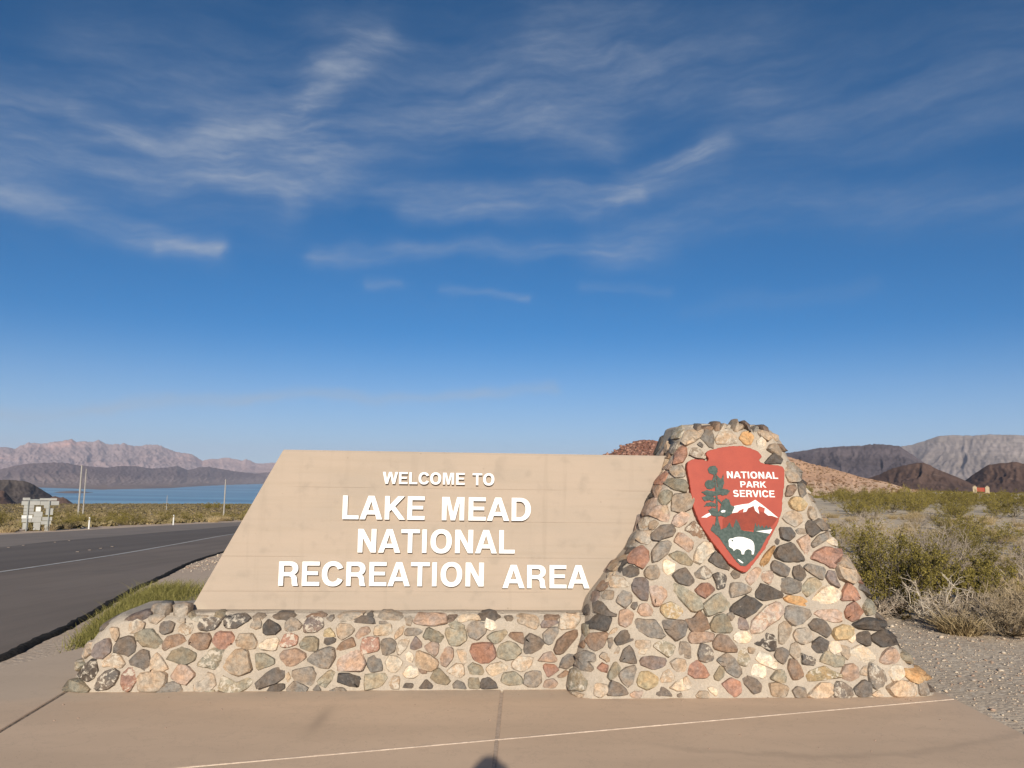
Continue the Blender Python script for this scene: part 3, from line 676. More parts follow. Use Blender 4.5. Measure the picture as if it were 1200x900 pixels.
BASE_STONES="""U -2962 503 -2957 522 -2870 546 -2763 577 -2700 562 -2703 541 -2759 515 -2852 493 -2943 491
G -2733 618 -2661 633 -2580 625 -2590 599 -2647 578 -2717 590
L -2579 612 -2516 621 -2439 612 -2460 570 -2561 558
LS -2854 485 -2788 504 -2742 485 -2746 448 -2801 416 -2846 412
L -2721 522 -2677 537 -2611 532 -2636 497 -2658 477 -2710 489
d -2633 481 -2603 497 -2557 497 -2520 477 -2540 424 -2601 409 -2628 424
TS -2493 448 -2470 477 -2396 487 -2385 456 -2401 407 -2442 399 -2481 420
T -2517 504 -2483 515 -2450 504 -2446 485 -2509 487
T -2988 454 -2929 456 -2915 399 -2935 359 -2966 375
L -3244 297 -3231 326 -3137 341 -3135 294 -3095 276 -3159 230 -3233 240
U -3091 284 -3077 328 -3028 367 -2990 371 -2969 335 -2975 278 -3011 234 -3060 234 -3086 257
d -2946 311 -2912 371 -2856 391 -2809 379 -2788 334 -2798 274 -2833 250 -2875 262 -2943 282
g -2799 395 -2745 436 -2688 444 -2651 411 -2605 367 -2608 310 -2652 298 -2729 318 -2778 359
B -2594 334 -2570 383 -2501 406 -2458 395 -2426 366 -2469 330 -2549 302 -2573 288 -2593 310
TS -3028 206 -2988 250 -2934 274 -2886 246 -2857 206 -2881 170 -2948 178 -3013 178
d -2821 214 -2792 250 -2747 294 -2687 278 -2679 197 -2706 141 -2751 173 -2802 194
T -2665 141 -2672 213 -2637 270 -2601 245 -2540 165 -2583 141 -2647 129
g -2554 221 -2526 277 -2467 314 -2400 301 -2346 261 -2359 220 -2415 196 -2490 209
gS -3276 150 -3265 191 -3188 213 -3150 194 -3188 143 -3268 118
DS -3178 114 -3133 188 -3085 230 -3058 214 -3041 143 -3068 91 -3111 80 -3153 98
R -3365 -35 -3357 29 -3298 85 -3276 109 -3273 85 -3323 21 -3332 -36
g -3329 -32 -3310 21 -3218 85 -3149 75 -3092 24 -3098 1
dS -3056 24 -3035 87 -3000 135 -2938 162 -2895 142 -2898 102 -2909 55 -2963 23 -3035 16
RS -2862 55 -2864 126 -2831 162 -2791 170 -2763 134 -2763 62 -2799 11 -2836 19
T -2759 102 -2730 133 -2583 141 -2543 117 -2550 61 -2594 6 -2742 14
G -2598 2 -2549 53 -2494 73 -2443 52 -2417 -3 -2428 -15 -2592 -14
P -2521 97 -2456 197 -2396 176 -2338 124 -2393 52 -2461 69
g -2455 558 -2422 562 -2289 534 -2297 523 -2428 537
W -2436 529 -2352 541 -2275 529 -2307 504 -2396 489
g -2271 546 -2248 571 -2184 571 -2135 550 -2164 537 -2247 534
D -2229 523 -2173 537 -2150 532 -2192 513
DS -2164 497 -2148 529 -2079 542 -2019 538 -1973 519 -1993 493 -2057 456 -2132 452 -2155 473
dS -2353 461 -2332 501 -2269 516 -2188 497 -2216 452 -2273 432 -2333 436
G -1984 532 -1960 550 -1857 550 -1846 535 -1898 523
d -1843 538 -1798 563 -1633 559 -1623 538 -1693 523 -1798 529
L -1942 497 -1904 516 -1882 489 -1887 448 -1929 440 -1964 465
D -1870 465 -1830 509 -1753 473 -1738 448 -1766 411 -1841 403 -1864 423
G -1703 485 -1673 512 -1621 509 -1583 477 -1593 444 -1648 427 -1701 432
US -1565 473 -1529 520 -1425 516 -1415 465 -1477 423 -1554 423
B -1610 538 -1555 547 -1443 559 -1381 543 -1436 527 -1592 530
B -2407 350 -2380 403 -2322 415 -2263 411 -2248 374 -2270 301 -2328 293 -2398 334
R -2232 342 -2205 415 -2172 424 -2096 415 -2074 382 -2080 325 -2111 293 -2188 309
T -2062 366 -2028 407 -1943 411 -1901 350 -1918 301 -1986 301 -2055 325
W -1885 325 -1847 366 -1755 382 -1744 349 -1765 288 -1868 300
RS -1732 349 -1705 399 -1664 415 -1607 394 -1608 333 -1683 312 -1725 321
g -1586 329 -1551 382 -1492 394 -1448 365 -1452 291 -1503 287 -1572 308
gS -2323 192 -2237 301 -2144 293 -2163 212 -2199 155 -2259 172
T -2160 179 -2077 285 -1994 297 -1967 276 -1936 146 -2013 119 -2089 131 -2150 159
g -1907 260 -1857 268 -1770 231 -1767 194 -1825 170 -1890 150
P -1728 259 -1698 284 -1605 300 -1535 259 -1542 234 -1631 170 -1683 186 -1719 227
L -2335 4 -2339 52 -2284 76 -2248 140 -2204 115 -2182 51 -2212 11 -2301 -4
gS -2157 -5 -2129 111 -2077 83 -2042 58 -1944 94 -1918 74 -1955 18 -2036 -13
d -1887 58 -1829 114 -1749 178 -1708 182 -1684 145 -1693 89 -1758 57 -1856 30
D -1808 -3 -1766 49 -1682 49 -1680 25 -1720 -3
G -1618 97 -1617 145 -1491 169 -1455 128 -1463 56 -1496 44 -1591 72
G -1655 24 -1608 72 -1547 48 -1508 24 -1519 -4 -1653 -4
G -1477 3 -1438 47 -1405 3
W -1673 113 -1658 137 -1639 97 -1658 65 -1671 81
g -2269 8 -2196 15 -2185 -9 -2260 -8
d -1397 535 -1385 543 -1337 543 -1338 530 -1388 527
G -1407 516 -1340 523 -1365 493
L -1346 530 -1316 555 -1116 564 -1114 535 -1197 523 -1237 505 -1333 509
D -1225 530 -1173 530 -1048 513 -1032 477 -1175 485
d -1106 539 -1063 564 -1041 547 -1041 523 -1066 519
L -1022 535 -976 581 -897 573 -807 539 -808 505 -882 505 -1004 505
L -805 524 -761 524 -742 498 -758 465 -793 473
Y -1411 390 -1404 432 -1371 452 -1340 423 -1325 386
D -1408 341 -1401 379 -1320 378 -1323 349 -1373 328
T -1316 456 -1296 481 -1227 481 -1181 440 -1206 407 -1272 365 -1304 390
P -1171 398 -1130 456 -1079 456 -1060 431 -1085 398 -1143 365
W -1030 423 -1018 465 -906 481 -886 398 -955 394 -1024 398
G -999 497 -951 502 -928 486 -993 484
T -877 398 -836 456 -802 473 -808 415 -867 373
G -795 415 -783 448 -696 448 -656 427 -686 402 -781 394
P -733 502 -697 552 -613 548 -488 527 -487 486 -592 469 -715 482
g -651 385 -622 452 -547 427 -498 389 -527 339 -606 365 -646 373
B -1312 299 -1271 349 -1196 382 -1167 320 -1209 307 -1302 283
P -1296 177 -1294 283 -1183 303 -1121 266 -1089 209 -1116 151 -1278 148
RS -1124 316 -1118 378 -1041 386 -997 373 -989 291 -1062 270 -1117 266
G -979 340 -954 373 -902 377 -866 348 -868 282 -932 253 -967 266
TS -856 299 -832 365 -754 369 -778 307 -837 257
U -753 323 -712 391 -662 340 -666 306 -717 287 -748 302
P -657 311 -588 348 -536 339 -538 265 -568 248 -604 273
G -1528 218 -1464 275 -1372 312 -1329 299 -1321 242 -1355 165 -1423 165
G -1074 176 -1069 233 -1018 266 -969 225 -953 151 -1030 135
W -938 200 -906 249 -845 241 -805 208 -825 159 -867 126 -910 143
W -794 257 -760 286 -724 249 -731 199 -775 208
T -715 224 -691 282 -603 257 -541 207 -549 166 -600 133 -704 166
P -525 273 -500 314 -430 306 -420 240 -471 174 -514 182
W -794 126 -773 167 -731 179 -687 150 -677 109 -719 89 -784 93
B -696 162 -635 158 -621 125 -660 117
g -1435 76 -1354 148 -1307 128 -1325 71 -1373 27 -1416 47
D -1281 55 -1277 128 -1209 127 -1174 111 -1131 103 -1117 74 -1135 22 -1213 42
g -1086 54 -1080 119 -944 122 -916 86 -965 29 -1075 5
G -1342 3 -1305 23 -1246 22 -1219 -6 -1337 -9
TS -907 53 -874 102 -822 93 -824 20 -879 12
D -798 16 -778 52 -722 48 -725 16
D -674 19 -624 80 -575 35 -579 11 -665 13
g -590 92 -565 141 -522 153 -442 75 -468 43 -546 51
d -1464 -1 -1441 39 -1405 3
B -501 513 -476 539 -396 544 -387 530 -430 498 -492 498
g -461 477 -422 502 -342 473 -346 452 -385 440 -447 456
W -404 513 -369 530 -236 531 -218 506 -298 502 -368 490
d -316 531 -217 561 -110 578 -56 540 -36 510 -120 524 -200 521
W -183 482 -165 513 -103 506 -77 456 -129 431 -174 448
G -38 540 25 544 67 524 30 498 -23 506
G -319 448 -316 494 -245 506 -183 482 -173 423 -234 368 -305 393
g -485 398 -473 448 -403 440 -341 440 -322 373 -383 323 -444 331
g -164 385 -129 419 -23 438 -5 414 -67 347 -111 339
T 70 540 124 549 229 524 244 482 208 440 146 465 83 490
B -1 393 30 419 110 418 124 381 119 334 48 360
d 124 280 137 372 172 404 252 372 279 338 252 280 181 251 137 263
B 241 517 287 545 395 549 423 528 398 512 353 509 254 506
U 253 473 271 502 370 506 396 490 324 457 270 450
G 275 414 324 452 387 457 391 414 350 347 315 332 284 347
TS 400 457 411 514 468 545 559 549 563 498 512 448 431 440
B 359 288 386 355 440 406 521 435 557 431 556 389 484 313 421 263 377 267
R -288 272 -269 331 -207 339 -128 335 -106 305 -101 239 -144 202 -205 194 -267 223
g -85 272 -66 322 4 349 66 330 106 280 40 222 -21 215 -74 239
T -395 285 -356 293 -316 273 -319 206 -345 190 -372 223
TS -470 133 -397 190 -345 182 -331 116 -369 91 -439 116
g -308 165 -267 198 -205 173 -183 132 -195 111 -283 111
W -165 156 -126 189 -48 201 -3 164 -29 131 -108 98 -152 123
TS 32 189 67 238 190 234 173 172 111 135 41 155
P 230 205 270 255 332 280 385 213 350 204
d 403 179 430 237 475 262 528 241 518 187 465 154 403 162
R 274 171 296 188 367 175 394 142 358 113 305 88
g -51 65 -38 114 50 131 111 81 103 40 -2 32
G 124 48 133 114 190 138 256 130 252 47 217 19 146 27
D -216 33 -195 82 -152 92 -90 49 -81 12 -194 10
G -420 42 -395 75 -342 58 -315 9 -411 11
g -303 17 -300 87 -230 87 -212 50 -220 10
P 269 14 287 64 349 80 384 47 357 7
B 384 88 447 142 482 121 437 88
g -491 108 -447 92 -455 51 -489 35
"""
PILLAR_STONES="""D 579 593 607 623 633 597 623 564 587 551
d 656 644 685 672 720 667 763 603 805 595 800 571 729 585 668 593
D 614 513 674 579 729 589 769 554 735 473 667 480 623 480
g 570 443 594 489 624 499 613 443 578 403
B 592 400 627 442 722 460 738 441 701 368 650 330 612 352
G 737 417 772 421 775 393 751 341 739 361
d 784 409 835 461 870 477 952 445 937 405 866 381 805 377
P 826 563 841 612 895 628 942 595 925 530 880 498 828 518
G 814 681 829 710 867 764 936 732 924 670 878 632
d 922 645 942 678 982 678 976 649 952 620
P 978 612 1003 661 1056 666 1094 620 1078 575 1007 579
YS 1156 620 1181 662 1253 674 1322 637 1328 604 1281 563 1201 563
G 940 506 971 555 1032 542 1103 547 1143 490 1171 441 1156 417 1060 425 992 457
d 1157 534 1191 548 1333 543 1343 498 1316 433 1261 402 1211 441 1178 481
TS 747 449 774 485 827 498 799 457
L 943 361 954 401 1059 401 1057 360 994 333
WS 967 313 995 359 1039 353 1019 305
gS 1079 364 1138 401 1182 400 1249 360 1229 312 1183 284 1133 328
B 554 337 581 388 583 346 565 329
G 532 266 574 317 640 302 638 256 590 250 542 260
T 676 297 699 321 750 305 748 258 713 254
L 780 313 813 361 829 345 810 305 788 293
d 817 258 864 345 900 367 929 337 950 249 920 242
G 516 206 540 249 590 248 623 209 602 180 541 181
R 648 210 687 248 733 226 723 172 676 187
g 722 156 782 254 841 226 795 156 751 128
G 808 163 875 218 928 226 939 194 913 108 877 74 836 109
U 979 257 1000 281 1061 293 1113 285 1165 280 1189 241 1153 217 1073 198 997 225
Y 948 116 977 182 1046 182 1104 139 1093 92 1022 61 955 85
TS 1121 131 1151 186 1195 201 1231 154 1216 119 1146 111
L 1207 249 1252 272 1313 264 1332 224 1307 181 1263 169 1222 209
W 1191 76 1250 115 1339 149 1363 114 1342 67 1263 52
d 712 24 751 121 801 109 851 70 875 31 797 20
gS 416 95 461 150 521 173 575 104 557 56 492 38 432 39
T 431 -24 431 15 491 31 548 25 539 1
P 888 31 936 54 987 54 968 11 900 12
d 1081 30 1119 92 1197 37 1196 15 1114 16
dS 1244 21 1279 36 1286 9 1251 6
G 1272 312 1295 388 1344 388 1367 344 1362 276 1297 288
T 631 109 715 94 730 47 661 9 620 32
g 1182 825 1263 825 1359 779 1470 704 1474 638 1427 614 1383 621 1334 679
g 1492 646 1512 671 1589 729 1664 759 1714 713 1704 646 1623 605 1523 584
D 1706 625 1746 667 1833 726 1877 709 1949 663 1904 613 1826 564 1783 580 1713 605
O 2141 706 2180 727 2289 719 2339 677 2330 647 2245 660 2157 685
PS 1853 473 1880 555 1979 638 2055 672 2109 664 2121 614 2087 555 1992 506 1933 461 1869 453
G 2131 605 2170 647 2235 649 2350 618 2336 581 2275 531 2195 506 2142 556
B 1342 551 1405 563 1463 611 1504 563 1520 489 1479 473 1381 469
g 1530 506 1585 576 1658 588 1681 547 1702 481 1673 453 1558 465
G 1667 588 1713 603 1732 568 1703 539 1677 555
U 1723 518 1783 576 1819 535 1832 481 1764 477
P 1364 425 1389 461 1496 465 1552 449 1543 396 1445 380 1374 384
B 1542 380 1601 447 1670 428 1725 343 1714 319 1616 319 1557 344
W 1714 440 1745 461 1825 461 1848 420 1818 384 1746 380 1717 400
DS 1860 375 1918 408 1965 463 2032 424 2022 331 1973 331 1913 359
T 2073 506 2131 539 2179 489 2146 432 2094 375 2059 383
L 2183 440 2215 481 2297 489 2344 432 2312 391 2247 371 2197 407
dS 1421 304 1453 376 1506 368 1542 328 1545 263 1495 244 1436 264
gS 1716 295 1751 339 1796 339 1819 263 1780 219 1733 239
W 1869 271 1900 319 1962 311 2022 246 2008 198 1952 218 1884 247
d 2017 286 2046 343 2091 347 2133 318 2097 246 2070 236 2036 254
T 2132 310 2157 375 2203 387 2225 342 2209 286 2163 274
G 1563 259 1651 311 1684 287 1754 183 1706 140 1639 176 1608 223
R 1333 177 1355 248 1410 268 1459 224 1489 168 1461 145 1400 137
g 1537 160 1582 224 1620 208 1619 152 1573 121 1538 129
W 1821 191 1857 239 1934 214 1932 151 1899 134 1831 159
g 1965 135 2020 190 2082 190 2103 142 2090 103 2029 107
B 2110 214 2135 262 2188 258 2219 213 2229 150 2190 126 2137 130
DS 2230 310 2281 286 2308 286 2345 261 2327 225 2274 225 2230 237
R 1588 89 1662 140 1729 104 1732 42 1684 3 1636 42
d 1742 152 1787 159 1855 131 1890 88 1872 41 1818 33 1771 88
T 1295 130 1330 146 1357 98 1324 52 1290 60
T 1382 20 1419 51 1471 47 1489 4 1389 1
W 1481 66 1517 78 1549 51 1542 12 1505 35
T 1957 95 2010 103 2096 79 2079 8 1965 9
G 2128 47 2167 79 2236 63 2238 8 2149 0
T 1815 351 1876 343 1854 303 1820 311
P 2374 597 2414 622 2552 623 2575 589 2567 535 2512 531 2433 556
R 2606 606 2639 656 2698 682 2730 648 2753 615 2718 564 2669 539 2626 560
g 2772 635 2814 690 2932 697 2964 658 2971 606 2835 595 2789 593
R 2995 545 3026 563 3057 520 3125 528 3079 481 3031 477
D 2670 518 2793 566 2975 541 3003 507 2865 480 2733 479 2690 498
d 2314 514 2378 557 2440 543 2498 465 2443 422 2392 448 2328 481
Y 2499 448 2525 494 2601 516 2672 498 2676 465 2623 407 2523 407
W 2613 403 2636 440 2681 465 2680 423 2646 382
D 2680 428 2723 469 2794 456 2781 370 2744 362 2684 391
D 2804 432 2913 481 3066 460 3076 400 2981 377 2888 353 2813 399
d 3081 464 3117 481 3176 409 3150 332 3040 327 3082 349
D 2324 375 2379 422 2431 399 2432 342 2392 310 2347 310 2324 342
WS 2448 358 2485 399 2538 391 2539 326 2489 293 2457 326
T 2544 366 2616 358 2617 301 2584 265 2545 309
WS 2616 325 2699 366 2758 333 2806 292 2791 252 2716 236 2637 252
P 2845 252 2893 325 2955 348 2999 282 2970 235 2887 227
g 3041 301 3156 315 3209 290 3210 215 3075 234 3039 264
g 2367 253 2430 326 2498 293 2565 285 2546 212 2469 213
YS 2241 142 2306 197 2407 217 2447 181 2515 156 2504 137 2377 121 2268 110
P 2519 148 2560 220 2616 235 2656 196 2667 148 2598 108 2536 113
T 2672 180 2714 220 2740 212 2725 148 2686 156
GS 2731 156 2761 236 2804 220 2869 171 2878 115 2836 75 2779 56 2742 108
WS 2905 171 2949 219 3004 219 3022 162 2978 114 2923 115
O 3034 202 3201 186 3268 140 3262 107 3076 104 3037 146
G 3209 206 3251 206 3275 156 3266 132 3219 181
dS 2442 46 2482 109 2535 105 2592 61 2594 13 2537 -10 2458 -6
d 2614 61 2699 120 2749 92 2737 12 2664 1 2630 13
T 2875 67 2960 115 3076 106 3107 74 3104 2 2915 4
d 3270 98 3326 98 3367 40 3246 22 3201 51
T 2248 15 2346 94 2444 93 2446 38 2414 -1 2272 0
T 2738 20 2814 52 2843 4 2757 1
G 3126 104 3171 114 3193 37 3192 8 3123 10
P 1141 1330 1197 1399 1236 1405 1279 1344 1261 1278 1199 1298
P 1278 1265 1315 1327 1372 1354 1427 1337 1404 1275 1336 1239
d 1133 1192 1211 1259 1282 1256 1307 1212 1277 1168 1184 1146 1133 1153
BS 1390 1222 1459 1280 1503 1249 1554 1188 1542 1153 1495 1144 1443 1187
P 1293 1133 1333 1190 1370 1186 1448 1135 1434 1065 1401 1048 1344 1090
G 1115 1054 1164 1115 1256 1137 1272 1099 1231 1029 1165 986 1110 973
g 1249 1029 1324 1056 1386 1030 1432 979 1416 949 1344 957 1292 987
W 1444 1013 1492 1100 1540 1127 1608 1118 1603 1058 1549 1014 1499 962 1455 979
L 1038 1142 1080 1205 1124 1208 1132 1149 1095 1104 1050 1118
R 947 1001 993 1062 1046 1093 1088 1045 1085 1002 1035 925 987 957 943 970
W 1196 977 1229 990 1290 961 1277 901 1221 875 1192 918
d 888 913 946 946 1000 921 1001 883 934 857 888 874
L 1043 900 1081 943 1144 947 1173 901 1157 858 1093 839 1050 866
d 1266 867 1314 910 1378 926 1436 851 1439 826 1378 798 1299 825
GS 1439 893 1516 949 1567 903 1564 860 1508 847 1446 860
TS 793 812 834 860 878 861 930 807 912 790 797 779
U 943 798 968 849 1040 853 1074 824 1058 695 1005 699 946 757
P 1077 799 1110 824 1182 833 1212 733 1145 653 1100 658
R 1434 758 1487 813 1551 819 1602 776 1515 708 1472 725
L 730 706 764 755 809 753 794 697 746 693
TS 1061 1253 1106 1299 1131 1312 1123 1251 1069 1207
T 1130 1269 1159 1292 1196 1272 1148 1218 1122 1225
G 959 1082 986 1154 1035 1190 1011 1113 980 1066
T 818 906 848 967 943 1020 935 992 882 937 844 894
D 852 888 893 959 926 983 928 953 891 925 866 876
W 768 804 816 880 842 886 783 810
B 702 742 740 802 779 815 774 772 734 742
U 640 665 664 716 710 733 705 701 660 649
D 943 1020 972 1065 1009 1081 973 1036
L 2201 1318 2244 1368 2302 1380 2355 1347 2353 1293 2297 1252 2225 1283
T 2409 1356 2445 1415 2481 1374 2481 1329 2446 1312 2418 1320
D 2377 1257 2407 1302 2453 1294 2492 1222 2429 1178 2384 1195
G 2453 1294 2516 1320 2636 1268 2552 1230 2498 1227
D 2159 1242 2258 1247 2289 1185 2227 1141 2169 1158
G 2293 1221 2324 1243 2375 1239 2370 1195 2309 1194
P 2293 1141 2343 1168 2373 1186 2398 1160 2400 1063 2369 997 2331 1071
G 2412 1116 2477 1187 2562 1221 2546 1169 2478 1116 2428 1094
D 2115 1135 2136 1162 2154 1149 2140 1114 2117 1118
d 2099 1035 2138 1092 2226 1125 2279 1106 2346 1002 2330 984 2181 979 2119 1009
d 2063 957 2090 991 2153 974 2217 927 2178 871 2114 880 2063 914
d 2226 889 2241 940 2290 958 2324 932 2340 872 2294 838 2240 855
G 2329 941 2375 967 2501 933 2471 847 2426 855 2358 907
U 2497 873 2526 916 2582 916 2585 865 2597 788 2531 813
g 2283 787 2361 859 2407 855 2447 808 2386 761 2330 719 2293 753
G 2087 803 2121 858 2204 854 2274 825 2256 753 2181 740 2101 760
D 1912 743 1960 811 2023 798 2126 739 2105 710 1984 689 1922 709
d 1560 980 1611 1049 1669 1023 1725 938 1714 912 1634 937
G 1730 886 1760 916 1814 904 1801 870 1763 848
DS 1579 877 1621 896 1693 882 1695 852 1671 784 1611 772 1606 826
P 1845 853 1887 904 1946 939 1980 913 1926 836 1877 806
PS 1965 858 1997 905 2063 914 2066 862 2033 811 1998 828
O 1972 973 2011 1034 2092 1100 2099 1078 2041 965 1991 930
G 1707 759 1733 818 1797 823 1884 777 1862 747 1723 709
W 2551 1143 2598 1167 2732 1182 2756 1150 2741 1109 2601 1106
WS 2732 1077 2769 1100 2814 1078 2835 952 2822 926 2791 979
G 2808 899 2834 943 2866 899 2845 890
T 2593 960 2722 1041 2798 961 2818 899 2831 855 2684 830 2613 865
d 2834 846 2862 874 2960 820 3002 749 2942 701 2877 714 2763 785
R 2598 694 2616 754 2669 831 2736 778 2767 702 2700 690
G 2626 1305 2676 1278 2720 1205 2685 1195 2643 1250
W 2604 1228 2673 1250 2696 1204 2675 1195
d 2959 688 2992 714 3022 662 2970 636
W 2369 702 2463 787 2510 796 2593 758 2581 703 2531 673 2392 664
R 2400 1019 2452 1063 2531 1095 2720 1064 2575 934 2534 942 2488 976 2407 1002
L 1287 1378 1316 1494 1444 1505 1472 1443 1434 1379 1358 1352
g 1278 1594 1317 1620 1415 1614 1438 1560 1407 1509 1321 1540
L 1337 1687 1364 1729 1411 1736 1426 1688 1418 1646 1349 1633
R 1365 1753 1398 1848 1432 1890 1460 1875 1453 1818 1422 1762 1374 1743
GS 1476 1833 1502 1875 1547 1871 1599 1811 1592 1783 1522 1791
d 1545 1904 1566 1928 1592 1895 1576 1876
G 1573 1961 1611 2010 1669 2011 1683 1963 1681 1878 1643 1877 1608 1924
TS 1702 1954 1757 2013 1819 2024 1873 1976 1877 1919 1780 1913 1712 1907
T 1446 1933 1487 2021 1614 2041 1596 1990 1534 1932 1464 1899
T 1730 2066 1783 2101 1849 2078 1731 2022
d 1525 2064 1561 2088 1615 2088 1594 2063
B 1580 2058 1614 2073 1717 2080 1710 2060
B 1674 2099 1715 2114 1783 2106 1762 2086
T 1847 2102 1910 2147 1937 2118 1930 2099 1870 2093
L 1867 2059 1890 2090 1959 2096 1981 2061 1899 2004 1848 2025
U 1941 2114 1992 2127 2038 2091 2016 2071
G 2046 2072 2077 2087 2104 2052 2053 1999 2016 2018
O 1900 1962 1937 2001 1997 2008 2027 1969 2001 1912 1943 1911
gS 1391 1991 1446 2061 1476 2077 1477 2033 1439 1968 1401 1957
GS 1345 1850 1359 1917 1401 1952 1425 1925 1409 1876 1368 1830
T 1256 1668 1270 1734 1337 1807 1346 1792 1286 1687 1245 1644
P 1302 1706 1333 1744 1361 1782 1370 1762 1331 1696
R 1227 1583 1245 1640 1307 1687 1310 1659 1280 1603 1249 1574
g 1213 1446 1242 1510 1281 1534 1313 1512 1294 1449 1256 1408 1219 1420
P 1189 1508 1202 1564 1256 1575 1247 1538 1207 1464
D 1134 1461 1146 1498 1189 1504 1196 1471 1148 1448
D 1101 1369 1128 1434 1167 1453 1155 1406 1114 1360
P 1093 1319 1146 1425 1201 1464 1199 1428 1141 1327
T 1141 1327 1184 1383 1257 1413 1275 1342 1182 1322
B 1177 1536 1205 1611 1245 1640 1232 1593 1192 1555
T 1296 1839 1310 1917 1342 1946 1345 1840
D 2097 1763 2130 1805 2182 1839 2238 1798 2221 1755 2105 1749
L 2127 1866 2162 1914 2206 1920 2262 1851 2241 1817 2173 1844
WS 2042 1931 2080 1970 2121 1942 2109 1876 2059 1865
T 2184 2002 2294 2039 2314 2024 2233 1946 2196 1973
B 2231 1922 2279 1919 2355 1867 2280 1861
L 2258 1728 2305 1776 2433 1771 2449 1695 2358 1618 2291 1608 2264 1663
D 2446 1666 2473 1690 2536 1639 2448 1581 2381 1609
B 2245 1524 2263 1570 2329 1590 2348 1553 2288 1498 2244 1492
G 2356 1590 2408 1600 2418 1526 2372 1480 2359 1526
W 2425 1572 2521 1596 2541 1516 2461 1517
Y 2261 1434 2295 1479 2363 1485 2409 1426 2378 1381 2321 1375 2276 1398
L 2588 1423 2620 1446 2655 1414 2620 1367 2597 1376
U 2082 2087 2163 2095 2204 2058 2128 2041
T 2065 2019 2152 2042 2175 1982 2135 1942 2082 1980
"""
EMBLEM={'outline':[1439,1766,1473,1780,1560,1781,1599,1765,1613,1782,1592,1827,1606,1850,1695,1875,1791,1893,1899,1897,1978,1874,2031,1855,2060,1809,2031,1788,2035,1769,2074,1752,2181,1741,2223,1732,2237,1700,2223,1595,2193,1467,2178,1377,2130,1276,2066,1176,2003,1077,1930,997,1857,918,1824,903,1780,920,1708,971,1638,1062,1569,1159,1505,1258,1457,1395,1439,1585,1426,1714],
'tree':[1593,1697,1622,1723,1662,1724,1673,1691,1661,1665,1674,1633,1700,1621,1716,1653,1717,1589,1700,1550,1751,1525,1736,1499,1675,1492,1657,1467,1681,1410,1712,1461,1744,1449,1754,1411,1779,1398,1755,1348,1700,1319,1664,1328,1664,1259,1668,1220,1610,1219,1637,1321,1596,1333,1586,1371,1609,1403,1549,1402,1565,1427,1598,1434,1586,1453,1533,1449,1549,1478,1576,1491,1539,1516,1579,1529,1619,1523,1614,1549,1567,1542,1564,1587,1586,1606,1633,1613,1637,1659,1598,1671],
'snow':[1762,1354,1787,1411,1854,1424,1908,1431,1964,1461,2013,1426,2074,1376,2139,1320,2084,1338,2057,1338,2027,1363,2037,1395,1992,1413,1978,1400,1986,1350,1955,1375,1946,1413,1897,1393,1882,1368,1855,1361,1864,1393,1823,1374,1809,1361],
'snow2':[1510,1318,1558,1346,1605,1365,1597,1340,1556,1318],
'rock':[1758,1351,1815,1358,1855,1359,1897,1391,1945,1410,1975,1375,2033,1361,2083,1336,2134,1318,2089,1263,2019,1225,1809,1223,1678,1222,1686,1309],
'forest':[1580,1221,1604,1271,1629,1222,1641,1247,1659,1222,1679,1235,1706,1241,1718,1260,1739,1285,1752,1241,1765,1248,1793,1310,1814,1273,1828,1223,1925,1209,1946,1281,1958,1249,1971,1275,1982,1247,2003,1262,2014,1240,2036,1263,2047,1240,2064,1257,2076,1232,2066,1201,2033,1176,1978,1089,1905,1003,1834,948,1796,954,1761,990,1692,1087,1647,1160],
'lake':[1946,1216,2079,1232,2055,1198],
'white_mark':[1773,1004,1788,1000,1820,976,1813,970,1792,980],  # small white mark of the emblem design, near its lower tip
'patch':[1671,1369,1692,1378,1711,1375,1706,1360,1679,1357],
'bison':[1716,1121,1714,1142,1727,1158,1751,1160,1767,1167,1798,1172,1836,1170,1868,1161,1893,1152,1913,1136,1920,1107,1917,1070,1907,1038,1891,1038,1895,1061,1886,1073,1867,1078,1848,1071,1836,1058,1830,1038,1811,1038,1810,1058,1800,1073,1776,1080,1761,1073,1751,1063,1743,1080,1727,1087,1715,1099],
}
EMB_AFF=np.array([[0.0013368, -0.0001209, 1.3463904], [2.54e-05, -0.0012615, 1.9608347]])
EMBLEM_TEXT=[('NATIONAL',1.7470,2.1692,1.6307,0.0545),('PARK',1.8510,2.0620,1.5584,0.0490),('SERVICE',1.7868,2.1261,1.4828,0.0537),]

